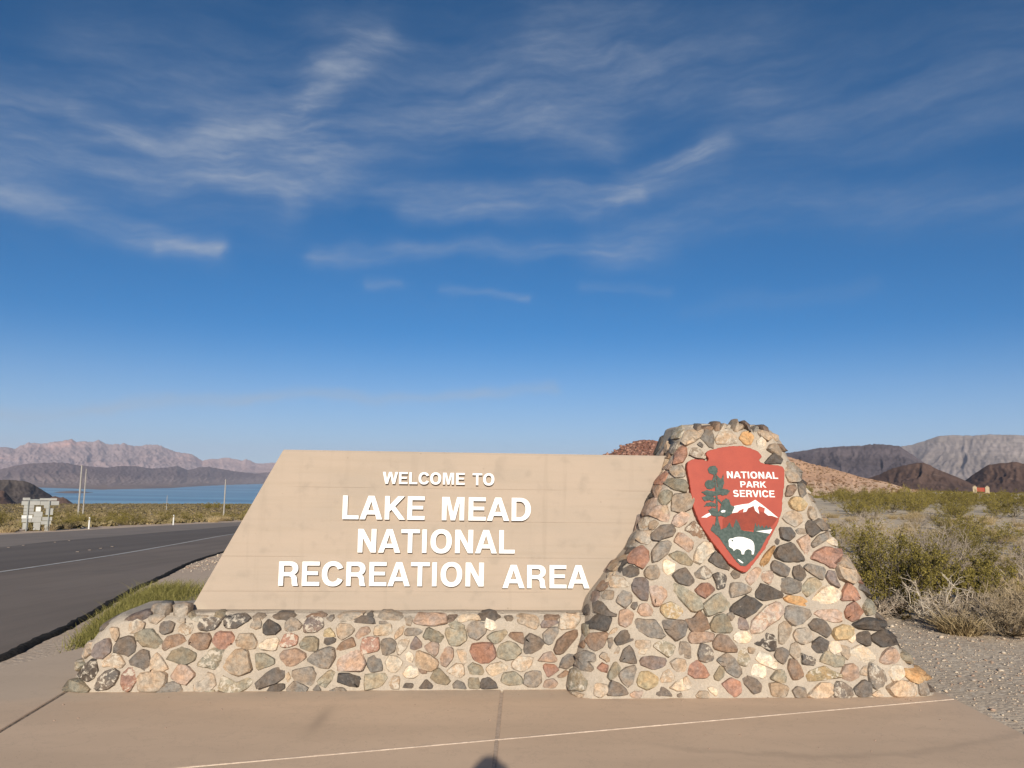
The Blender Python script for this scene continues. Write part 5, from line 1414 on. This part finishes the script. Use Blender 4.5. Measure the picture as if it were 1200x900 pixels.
hero_straw(4.95, 8.95, .34, .26, 'small dry grass tuft between the gravel and the grey twigs', 700)
hero_dead(6.3, 9.5, .75, .5, 'tan brushy dead clump at the right edge behind the nearest clump', M_TANTWIG, stems=46, sub=16, twig=4)
hero_creosote(8.1, 13.9, .6, .62, 'small green bush standing alone on pale sand', 18, 11, 30)
hero_creosote(9.6, 16.9, .9, .95, 'loose green bush behind the grey leafless bush', 24, 12, 30)
hero_dead(8.9, 14.3, .7, .5, 'low grey rounded dead bush on the pale ground at the right', M_DEADGREY, stems=28, sub=12)
hero_straw(7.3, 11.6, .5, .36, 'low straw coloured tuft in front of the small green bush', 1200)
hero_creosote(6.9, 9.9, .6, .5, 'low green and tan bush at the far right edge behind the gravel', 18, 11, 30)

# shrubs over the flat: a few kinds, copied one by one
protos = []
for i in range(4):
    s, l = creosote(rg, rg.uniform(.8, 1.15), rg.uniform(.85, 1.25), 14, 8, 22, .026, .05)
    protos.append(('creosote_shrub', joined('creosote_shrub', [s, l], [M_CREO_STEM, M_CREO]), 'olive green creosote shrub out on the desert flat', 'creosote shrubs on the desert flat', 'shrub'))
for i in range(2):
    s = dead_bush(rg, .7, .6, 14, 8, 3)
    protos.append(('grey_shrub', joined('grey_shrub', [s], [M_DEADGREY]), 'low grey leafless shrub out on the desert flat', 'grey leafless shrubs on the desert flat', 'shrub'))
for i in range(2):
    s = straw_bush(rg, .55, .42, 420)
    protos.append(('dry_tuft', joined('dry_tuft', [s], [M_STRAW]), 'small straw coloured dry tuft out on the desert flat', 'dry tufts on the desert flat', 'dry grass'))
used = set(); spots = []
def put_shrub(k, x, y, s, side=''):
    nm, o, lab, grp, cat = protos[k]
    if k in used:
        o = o.copy(); COL.objects.link(o)
    used.add(k)
    o.location = (x, y, float(ground_z(x, y)) - .02); o.rotation_euler = (0, 0, random.uniform(0, 6.28)); o.scale = (s, s, s * random.uniform(.85, 1.15))
    tag(o, (lab + side), cat, grp + side)
rs2 = np.random.default_rng(77)
def scatter(n, az0, az1, r0, r1, pick, smin, smax, side, gap=.8):
    k = 0; tries = 0
    while k < n and tries < n * 30:
        tries += 1
        r = math.exp(rs2.uniform(math.log(r0), math.log(r1))); a = rad(rs2.uniform(az0, az1)); x, y = r * math.sin(a), r * math.cos(a)
        s = rs2.uniform(smin, smax)
        if any((x - p) ** 2 + (y - q) ** 2 < (gap * (s + t)) ** 2 for p, q, t in spots): continue
        spots.append((x, y, s)); put_shrub(pick(), x, y, s, side); k += 1
R_ = ' right of the pillar'
scatter(170, 17, 43, 42, 125, lambda: int(rs2.integers(0, 4)), .7, 1.25, R_, .7)
scatter(26, 3, 17, 14, 90, lambda: int(rs2.integers(0, 4)), .6, 1.1, R_, .9)
scatter(12, 20, 43, 15, 40, lambda: int(rs2.integers(0, 4)), .45, .85, R_)
scatter(52, 18.5, 43, 12.5, 42, lambda: int(rs2.integers(4, 6)), .5, 1.1, R_, .6)
scatter(110, 18.5, 43, 11.5, 45, lambda: int(rs2.integers(6, 8)), .5, 1.1, R_, .5)
# the other verge, beyond the road: copies belong to groups of their own
FE = FARE
def beyond(n, d0, d1, pick, smin, smax, side):
    k = 0; tries = 0
    while k < n and tries < n * 40:
        tries += 1
        i = rs2.uniform(120, NR - 40); p = FE[int(i)]; t = FE[min(int(i) + 1, NR - 1)] - p; t /= np.linalg.norm(t)
        d = rs2.uniform(0, 1) ** 1.6 * (d1 - d0) + d0; x, y = p[0] - t[1] * d, p[1] + t[0] * d
        az = math.degrees(math.atan2(x, y)); s = rs2.uniform(smin, smax)
        if not -38 < az < -15 or any((x - q) ** 2 + (y - w_) ** 2 < (.7 * (s + u)) ** 2 for q, w_, u in spots): continue
        spots.append((x, y, s)); put_shrub(pick(), x, y, s, side); k += 1
beyond(70, 2.5, 45, lambda: int(rs2.integers(0, 4)), .6, 1.1, ' beyond the road')
beyond(60, 2.0, 40, lambda: int(rs2.integers(6, 8)), .9, 1.7, ' beyond the road')

# far scrub: countless, one object for each stretch
def clump_cloud(name, C, S, k, mats, leaf=.33, flat=.6, midx=None):
    n = len(C); rg = np.random.default_rng(len(name) + n)
    P = np.repeat(C, k, 0); s = np.repeat(S, k)
    d = rg.normal(size=(n * k, 3)); d /= np.linalg.norm(d, axis=1)[:, None]; d *= rg.random(n * k)[:, None] ** .4; d[:, 2] = np.abs(d[:, 2]) * flat
    v, f = leaf_quads(P + d * s[:, None] * .6, leaf, rg)
    sc = np.repeat(s, 4)[:, None]; cen = np.repeat(P + d * s[:, None] * .6, 4, 0); v = cen + (v - cen) * sc
    o = mk_np(name, v, f, mats); tag(o, kind='stuff'); return o
def far_spots(n, az0, az1, r0, r1, seed):
    g = np.random.default_rng(seed); r = np.exp(g.uniform(math.log(r0), math.log(r1), n)); a = np.radians(g.uniform(az0, az1, n))
    x = r * np.sin(a); y = r * np.cos(a); return np.stack([x, y, ground_z(x, y)], -1), g.uniform(.35, .9, n) * np.clip(r / 260, 1, 3.2)
# keep it off the road
def off_road(C, S):
    keep = np.ones(len(C), bool); q = FE[::4]
    d = np.min(np.hypot(C[:, None, 0] - q[None, :, 0], C[:, None, 1] - q[None, :, 1]), 1)
    i = np.argmin(np.hypot(C[:, None, 0] - q[None, :, 0], C[:, None, 1] - q[None, :, 1]), 1)
    tn = np.gradient(q, axis=0)[i]; side = tn[:, 0] * (C[:, 1] - q[i, 1]) - tn[:, 1] * (C[:, 0] - q[i, 0])
    keep = (side > 0) & (d > 3); return C[keep], S[keep]
C, S = off_road(*far_spots(9000, -39, -13, 55, 1750, 3)); clump_cloud('desert_scrub', C, S, 12, [M_SCRUB])
C, S = off_road(*far_spots(2500, -39, -13, 60, 500, 4)); clump_cloud('dry_desert_scrub', C, S * .6, 10, [M_STRAW])
C, S = far_spots(4200, 3, 46, 95, 900, 5); clump_cloud('desert_scrub', C, S, 12, [M_CREO])
C, S = far_spots(3600, 3, 46, 11, 60, 6); clump_cloud('dry_litter', C, S * .22, 10, [M_STRAW], .22, .4)
hv = np.empty(len(red_hill.data.vertices) * 3); red_hill.data.vertices.foreach_get('co', hv); hv = hv.reshape(-1, 3)
g = np.random.default_rng(8); sel = hv[g.choice(np.nonzero((hv[:, 1] > 0) & (np.hypot(hv[:, 0], hv[:, 1]) < 222) & (hv[:, 2] > -.2))[0], 1500, replace=False)]
sel = sel + np.concatenate([g.normal(0, .15, (len(sel), 2)), np.zeros((len(sel), 1))], 1)
clump_cloud('hill_scrub', sel, g.uniform(.25, .6, len(sel)), 12, [M_HILLSCRUB])

# rocks on the red hill
def pebble_field(name, C, S, mats, seed, squash=.6):
    g = np.random.default_rng(seed); base = np.array([(1, 0, 0), (0, 1, 0), (-1, 0, 0), (0, -1, 0), (0, 0, 1), (0, 0, -.6), (.6, .6, .55), (-.6, .6, .5), (-.6, -.6, .55), (.6, -.6, .5)])
    F = np.array([(0, 6, 4), (6, 1, 4), (1, 7, 4), (7, 2, 4), (2, 8, 4), (8, 3, 4), (3, 9, 4), (9, 0, 4), (6, 0, 1), (7, 1, 2), (8, 2, 3), (9, 3, 0), (1, 0, 5), (2, 1, 5), (3, 2, 5), (0, 3, 5)])
    n = len(C); V = base[None] * g.uniform(.65, 1.3, (n, 10, 1)) * g.uniform(.7, 1.3, (n, 1, 3)); V[..., 2] *= squash
    a = g.uniform(0, 6.28, n); ca, sa = np.cos(a)[:, None], np.sin(a)[:, None]
    X = V[..., 0] * ca - V[..., 1] * sa; Y = V[..., 0] * sa + V[..., 1] * ca
    V = np.stack([X, Y, V[..., 2]], -1) * S[:, None, None] + C[:, None, :]
    f = (F[None] + (np.arange(n) * 10)[:, None, None]).reshape(-1, 3)
    o = mk_np(name, V.reshape(-1, 3), f, mats, midx=np.repeat(g.integers(0, len(mats), n), 16)); tag(o, kind='stuff'); return o
az_ = np.degrees(np.arctan2(hv[:, 0], hv[:, 1]))
ri_ = np.nonzero((az_ < 13) & (hv[:, 2] > 1))[0]; sel = hv[g.choice(ri_, 1500)]; sel = sel + g.normal(0, .4, sel.shape) * [1, 1, 0]
M_REDROCK = mat('red_rubble', two_tone((.27, .13, .09), (.17, .075, .052), .8), .95); M_REDROCK2 = mat('pale_red_rubble', two_tone((.37, .215, .155), (.26, .125, .088), .8), .95)
pebble_field('hill_rubble', sel, g.uniform(.15, .6, len(sel)), [M_REDROCK, M_REDROCK2], 4, .9)

# gravel: loose stones by the sidewalk and along the road edge
PEB = [mat('pebble_' + k, two_tone(a, b, 12), .9) for k, a, b in (('tan', (.58, .46, .33), (.48, .38, .28)), ('grey', (.36, .30, .25), (.43, .365, .30)), ('brown', (.33, .225, .165), (.40, .28, .205)), ('pale', (.60, .50, .38), (.53, .44, .335)))]
g = np.random.default_rng(12)
n = 9000; x = g.uniform(2.9, 7.6, n); y = g.uniform(4.4, 11.5, n)
ok = ~((x < 3.40) & (y < 6.4)) & ~((x < 3.35) & (y < 7.3)) & (y < 10.2 - .55 * (x - 4.2) + g.normal(0, .25, n)); x, y = x[ok], y[ok]
s = np.clip(g.lognormal(-5.0, .48, len(x)), .003, .03)
pebble_field('gravel', np.stack([x, y, ground_z(x, y) + s * .25], -1), s, PEB, 2)
n = 7000; t = g.uniform(0, 1, n); i = (t * (NR - 1) * .35 + NR * .36).astype(int); i = np.clip(i, 0, NR - 1)
d = -.08 - g.exponential(.75, n); q = NEAR[i] + (NEAR[np.minimum(i + 1, NR - 1)] - NEAR[i]) * g.random(n)[:, None]; T = NEAR[np.minimum(i + 1, NR - 1)] - NEAR[i]; T /= np.linalg.norm(T, axis=1)[:, None]
q = q + np.stack([-T[:, 1], T[:, 0]], -1) * d[:, None]
in_slab = np.array([(p[1] < 7.6 and p[0] > -4.17 - (6.75 - p[1]) * .27 + max(0, p[1] - 6.75) * .28) or (p[1] < 8.0 and p[0] > -3.9) for p in q]); q = q[~in_slab]
s = np.clip(g.lognormal(-4.5, .5, len(q)), .004, .05)
pebble_field('roadside_gravel', np.stack([q[:, 0], q[:, 1], ground_z(q[:, 0], q[:, 1]) + s * .25], -1), s, PEB, 3)
# crumbs on the sidewalk
n = 60; x = g.uniform(-3.2, 3.3, n); y = 6.2 - g.exponential(.5, n); s = g.uniform(.003, .008, n)
pebble_field('crumbs', np.stack([x, y, np.full(n, .001)], -1), s, [PEB[2]], 6)
tw = MB(); tw.tube([(0, 0, .01), (.07, .02, .025), (.15, .0, .01), (.2, -.02, .008)], [.005, .005, .004, .002], 5); o = tw.build('twig', [M_JOINT_DARK]); o.location = (4.05, 6.30, -.02); tag(o, 'small dark curved twig lying on the gravel beside the sidewalk', 'twig')

# feathery green weeds along the road edge behind the stone base
g = np.random.default_rng(31); W = np.array([(-4.15, 7.95), (-4.35, 8.4), (-4.55, 8.95), (-4.75, 9.6), (-5.0, 10.4), (-5.2, 11.1), (-5.45, 11.9), (-5.5, 12.8)])
n = 17000; k = g.uniform(0, len(W) - 1.001, n); i = k.astype(int); p = W[i] + (W[i + 1] - W[i]) * (k - i)[:, None]
lump_ = fbm(k * 3.1, k * 0, 3, 3); p[:, 0] += np.abs(g.normal(0, .30, n)) * (.6 + lump_) + .05; p[:, 1] += g.normal(0, .2, n)
L = .145 * g.uniform(.35, 1.1, n) * (.45 + 1.1 * lump_) * (.75 + .08 * k); az = g.uniform(0, 6.28, n); out = g.uniform(.1, 1.3, n)
b = np.stack([p[:, 0], p[:, 1], ground_z(p[:, 0], p[:, 1])], -1); t = b + np.stack([np.cos(az) * out * L, np.sin(az) * out * L, L], -1); m = (b + t) / 2 + np.stack([np.zeros(n), np.zeros(n), L * .12], -1)
sd = g.normal(size=(n, 3)) * [1, 1, .1]; sd /= np.linalg.norm(sd, axis=1)[:, None]; wd = (.0022 * g.uniform(.7, 1.5, n))[:, None] * sd
v = np.stack([b - wd, b + wd, m + wd, m - wd, t + wd * .25, t - wd * .25], 1).reshape(-1, 3); o_ = np.arange(n)[:, None] * 6
tag(mk_np('roadside_grass', v, np.concatenate([o_ + [0, 1, 2, 3], o_ + [3, 2, 4, 5]]), [M_WEED]), kind='stuff')
# fine grey green sprigs at its far end
hero_dead(-4.05, 12.2, .35, .22, 'small brown dead weed on the pink gravel beside the sloping wall end', M_CREO_STEM, stems=14, sub=8)

# ---------------------------------------------------------------- things along the road
def P3(x, y, lift=0.0): return (x, y, float(ground_z(x, y)) + lift)
# the back of a large multi-panel road sign: measured in pixels of 1/10 and turned into metres
sgn = empty('road_sign', P3(-32.06, 54.63), rad(30.4)); tag(sgn, 'large multi-panel road sign seen from behind on two thin posts', 'road sign')
PXM = 63.3 / 930 / 10 * 1.0
def sx_(px): return (px - 436) * .0051
def sz_(py): return (522 - py) * .0059
def panel(x0, y0, x1, y1, dep, m, nm='panel'):
    mb = MB(); mb.box(sx_(x0), sx_(x1), dep, dep + .03, sz_(y1), sz_(y0), .006); mb.build(nm, [m], sgn)
panel(236, 180, 448, 226, .05, M_METAL, 'top_board'); panel(452, 182, 668, 228, .05, M_METAL, 'top_board')
panel(246, 142, 330, 172, .05, M_METAL, 'top_board'); panel(440, 148, 640, 174, .05, M_METAL, 'top_board'); panel(330, 160, 440, 176, .06, M_GALV, 'rail')
for k in range(3): panel(266, 228 + k * 36, 322, 262 + k * 36, .05, M_METAL); panel(325, 228 + k * 36, 382, 262 + k * 36, .05, M_METAL)
panel(250, 340, 372, 378, .03, M_METAL_W); panel(254, 380, 362, 421, .05, M_METAL); panel(404, 245, 462, 300, .03, M_METAL_W)
panel(384, 303, 486, 360, .05, M_METAL); panel(366, 362, 478, 422, .06, M_METAL); panel(496, 226, 560, 262, .05, M_METAL); panel(521, 264, 606, 340, .05, M_METAL)
panel(486, 362, 602, 404, .05, M_METAL); panel(474, 408, 592, 448, .05, M_METAL); panel(268, 428, 332, 502, .05, M_METAL); panel(390, 424, 470, 512, .05, M_METAL); panel(520, 450, 580, 524, .05, M_METAL)
for px in (312, 556):
    mb = MB(); mb.box(sx_(px - 6), sx_(px + 6), -.05, .04, -.4, sz_(176), .005); mb.build('post', [M_GALV], sgn)

def delineator(x, y, label):
    e = empty('marker_post', P3(x, y)); tag(e, label, 'marker post', 'white marker posts along the far road edge')
    mb = MB(); mb.tube([(0, 0, -.2), (0, 0, .80), (0, 0, .86)], [.06, .055, .035], 8); mb.build('post', [M_METAL_W], e)
    mb = MB(); mb.box(-.035, .035, -.068, -.056, .66, .78, .003); mb.build('reflector', [M_STRAW], e)
delineator(-30.76, 58.86, 'white marker post at the far road edge, right of the two tall poles')
delineator(-28.84, 68.96, 'white marker post at the far road edge in front of the blue lake')

def pole(x, y, h, label, arm=True):
    e = empty('utility_pole', P3(x, y)); tag(e, label, 'pole', 'tall thin poles beyond the road')
    mb = MB(); mb.tube([(0, 0, -.5), (0, 0, h * .5), (0, 0, h)], [.11, .09, .07], 8); mb.build('shaft', [M_POLE], e)
    if arm:
        mb = MB(); mb.box(-.5, .5, -.12, -.02, h - .75, h - .63, .01); mb.build('crossarm', [M_POLE], e)
pole(-46.97, 87.43, 6.0, 'taller left one of the two pale poles standing close together', False)
pole(-65.51, 123.3, 7.0, 'shorter right one of the two pale poles standing close together', False)
pole(-38.89, 109.15, 5.1, 'single pale pole in front of the lake, next to the sloping wall end', False)
pole(-101.17, 236.43, 4.2, 'faint short far pole between the pair and the single pole', False)
for i, (dx, s_) in enumerate(((-2, 1.5), (0, 1.9), (2.2, 1.4))):
    c_, l_ = creosote(rg, 1.1 * s_, 1.3 * s_, 10, 6, 22, .09, .06)
    o = joined('dark_bush', [c_, l_], [M_CREO_STEM, M_CREO]); o.location = P3(-87.6 + dx, 239.9 + dx); tag(o, ('round dark bush at the left of a row of three near the lake edge', 'middle and tallest dark bush of a row of three near the lake edge', 'round dark bush at the right of a row of three near the lake edge')[i], 'bush', 'dark bushes near the lake edge')

# distant entrance sign on the flat at the right
far_sign = empty('entrance_sign', P3(91.16, 154.94), rad(-30.5)); far_sign.scale = (.72, .72, .72); tag(far_sign, 'small distant park sign with red panel between two tan stone posts', 'sign')
for s_ in (-1, 1):
    mb = MB(); c_ = s_ * 1.45; mb.box(c_ - .48, c_ + .48, -.35, .35, -.3, 1.95, .06); mb.box(c_ - .25, c_ + .25, -.2, .2, 1.95, 2.2, .05); mb.build('post', [mat('pale_post_stone', two_tone((.45, .36, .24), (.38, .30, .20), 3), .9)], far_sign)
mb = MB(); mb.box(-.965, .965, -.12, .12, .62, 1.72, .02); mb.build('panel', [M_EMB_RED], far_sign)
mb = MB(); mb.box(-1.9, 1.9, -.5, .5, -.3, .35, .06); mb.build('base', [M_STONEBASE if 'M_STONEBASE' in globals() else SM('B')], far_sign)
for k in range(3):
    mb = MB(); mb.box(-.62 + k * .44, -.30 + k * .44, -.135, -.123, .95, 1.42, .0); mb.build('lettering', [mat('faded_lettering', two_tone((.30, .06, .04), (.36, .08, .05), 3), .8)], far_sign)

# two far boats
for (az, el, lab) in ((-21.75, -.63, 'tiny white boat far out on the blue lake, the left one of two'), (-21.05, -.64, 'tiny white boat far out on the blue lake, the right one of two')):
    r = 151.6 / math.tan(rad(-el)); e = empty('boat', (r * math.sin(rad(az)), r * math.cos(rad(az)), -150), .6); tag(e, lab, 'boat', 'boats on the lake')
    hull = [(-9, -2.2, .2), (5, -2.4, .2), (10, 0, .4), (5, 2.4, .2), (-9, 2.2, .2), (-9.4, -2.6, 2.4), (5, -2.9, 2.6), (11.5, 0, 3.2), (5, 2.9, 2.6), (-9.4, 2.6, 2.4)]
    mk('hull', hull, [(4, 3, 2, 1, 0), (5, 6, 7, 8, 9)] + [(i, (i + 1) % 5, 5 + (i + 1) % 5, 5 + i) for i in range(5)], [M_METAL_W], e)
    mb = MB(); mb.box(-6, 2, -2, 2, 2.4, 5, .3); mb.build('cabin', [M_METAL_W], e)

# ---------------------------------------------------------------- the photographer, whose head shadow falls on the sidewalk
M_SKIN = mat('skin', two_tone((.45, .28, .20), (.40, .24, .17), 8), .6); M_SHIRT = mat('shirt_cloth', two_tone((.10, .13, .20), (.08, .10, .16), 20), .9)
M_PANTS = mat('trouser_cloth', two_tone((.09, .085, .08), (.07, .065, .06), 20), .9); M_HAIR = mat('dark_hair', two_tone((.03, .02, .015), (.05, .035, .025), 40), .7); M_PHONE = mat('phone_body', two_tone((.03, .03, .03), (.04, .04, .04), 5), .3)
pers = empty('person', (-.012, -.36, 0)); pers.scale = (1.03, 1.0, 1.022); tag(pers, 'standing person in dark shirt and trousers holding a phone up in both hands', 'person')
J = []; E_ = []; Rr = []
def jnt(p, r, par=None):
    J.append(p); Rr.append(r if isinstance(r, tuple) else (r, r)); 
    if par is not None: E_.append((par, len(J) - 1))
    return len(J) - 1
pel = jnt((0, 0, .98), (.155, .115)); sp1 = jnt((0, .01, 1.18), (.145, .105), pel); ch = jnt((0, .0, 1.38), (.165, .115), sp1); nk = jnt((0, .015, 1.51), (.062, .06), ch); hd0 = jnt((0, .035, 1.60), (.072, .082), nk); hd1 = jnt((0, .03, 1.70), (.078, .095), hd0); jnt((0, .025, 1.755), (.058, .07), hd1)
for s_ in (-1, 1):
    hp = jnt((s_ * .095, 0, .90), (.09, .095), pel); kn = jnt((s_ * .11, .02, .50), (.058, .06), hp); an = jnt((s_ * .12, -.01, .10), (.038, .042), kn); jnt((s_ * .135, .10, .045), (.045, .035), an); 
    sh = jnt((s_ * .185, 0, 1.43), (.06, .06), ch); el_ = jnt((s_ * .25, .14, 1.20), (.042, .042), sh); wr = jnt((s_ * .105, .285, 1.50), (.027, .024), el_); pm = jnt((s_ * .085, .315, 1.56), (.032, .018), wr)
    for q in range(4):
        z = 1.575 + .014 * q; L = (.9, 1.0, 1.05, .85)[q]; a0 = jnt((s_ * (.088 + .004), .335 + .003 * q, z), .0085, pm); a1 = jnt((s_ * (.088 - .002), .352, z + .012), .008, a0); jnt((s_ * (.088 - .002 - .026 * L), .358, z + .018), .0068, a1)
    t0 = jnt((s_ * .066, .312, 1.575), .010, pm); jnt((s_ * .045, .318, 1.595), .0085, t0)
me = bpy.data.meshes.new('body'); me.from_pydata(J, E_, []); body = bpy.data.objects.new('body', me); COL.objects.link(body)
md = body.modifiers.new('skin', 'SKIN'); sv_ = me.skin_vertices[0].data
for i, r_ in enumerate(Rr): sv_[i].radius = r_; sv_[i].use_root = (i == 0)
body.modifiers.new('sub', 'SUBSURF').levels = 2; body.modifiers['sub'].render_levels = 2
dg = bpy.context.evaluated_depsgraph_get(); me2 = bpy.data.meshes.new_from_object(body.evaluated_get(dg)); bpy.data.objects.remove(body)
body = link_mesh('body', me2, [M_SKIN, M_SHIRT, M_PANTS], pers, True)
for p in me2.polygons:
    c = p.center; p.material_index = 2 if c.z < .96 else (1 if c.z < 1.475 and c.y < .20 else 0)
def ell(name, c, r, m, cut=None, n=18):
    v = []; f = []
    for i in range(n + 1):
        for k in range(2 * n):
            th = math.pi * i / n; ph = math.pi * k / n; v.append((c[0] + r[0] * math.sin(th) * math.cos(ph), c[1] + r[1] * math.sin(th) * math.sin(ph), c[2] + r[2] * math.cos(th)))
    for i in range(n):
        for k in range(2 * n):
            q = (i * 2 * n + k, i * 2 * n + (k + 1) % (2 * n), (i + 1) * 2 * n + (k + 1) % (2 * n), (i + 1) * 2 * n + k)
            if cut is None or all(cut(v[j]) for j in q): f.append(q)
    return mk(name, v, f, [m], pers, True)
ell('hair', (0, .01, 1.695), (.088, .108, .112), M_HAIR, lambda p: p[2] > 1.66 and (p[1] < .075 or p[2] > 1.745))
for s_ in (-1, 1):
    ell('eye', (s_ * .031, .118, 1.675), (.012, .008, .009), M_METAL_W, n=8); ell('ear', (s_ * .08, .02, 1.665), (.012, .022, .034), M_SKIN, n=8)
ell('nose', (0, .128, 1.645), (.013, .02, .022), M_SKIN, n=8); ell('mouth', (0, .112, 1.605), (.024, .008, .007), M_EMB_ROCK, n=8)
ph = MB(); ph.box(-.080, .080, -.030, -.022, 1.565, 1.64, .003); tag(ph.build('phone', [M_PHONE]), 'thin black phone held up sideways in both hands by the person', 'phone')

# ---------------------------------------------------------------- desert air
hb = MB(); hb.box(-34000, 34000, -34000, 34000, -167.5, 1150)
mh = bpy.data.materials.new('desert_air'); mh.use_nodes = True; hn = NT(mh.node_tree); hn.n.clear()
pv = hn.node('ShaderNodeVolumePrincipled'); pv.inputs['Color'].default_value = (.80, .83, 1.0, 1); pv.inputs['Density'].default_value = 2.7e-5; pv.inputs['Anisotropy'].default_value = 0.0
ho = hn.node('ShaderNodeOutputMaterial'); hn.l.new(pv.outputs[0], ho.inputs['Volume'])
tag(hb.build('haze', [mh]), kind='stuff')
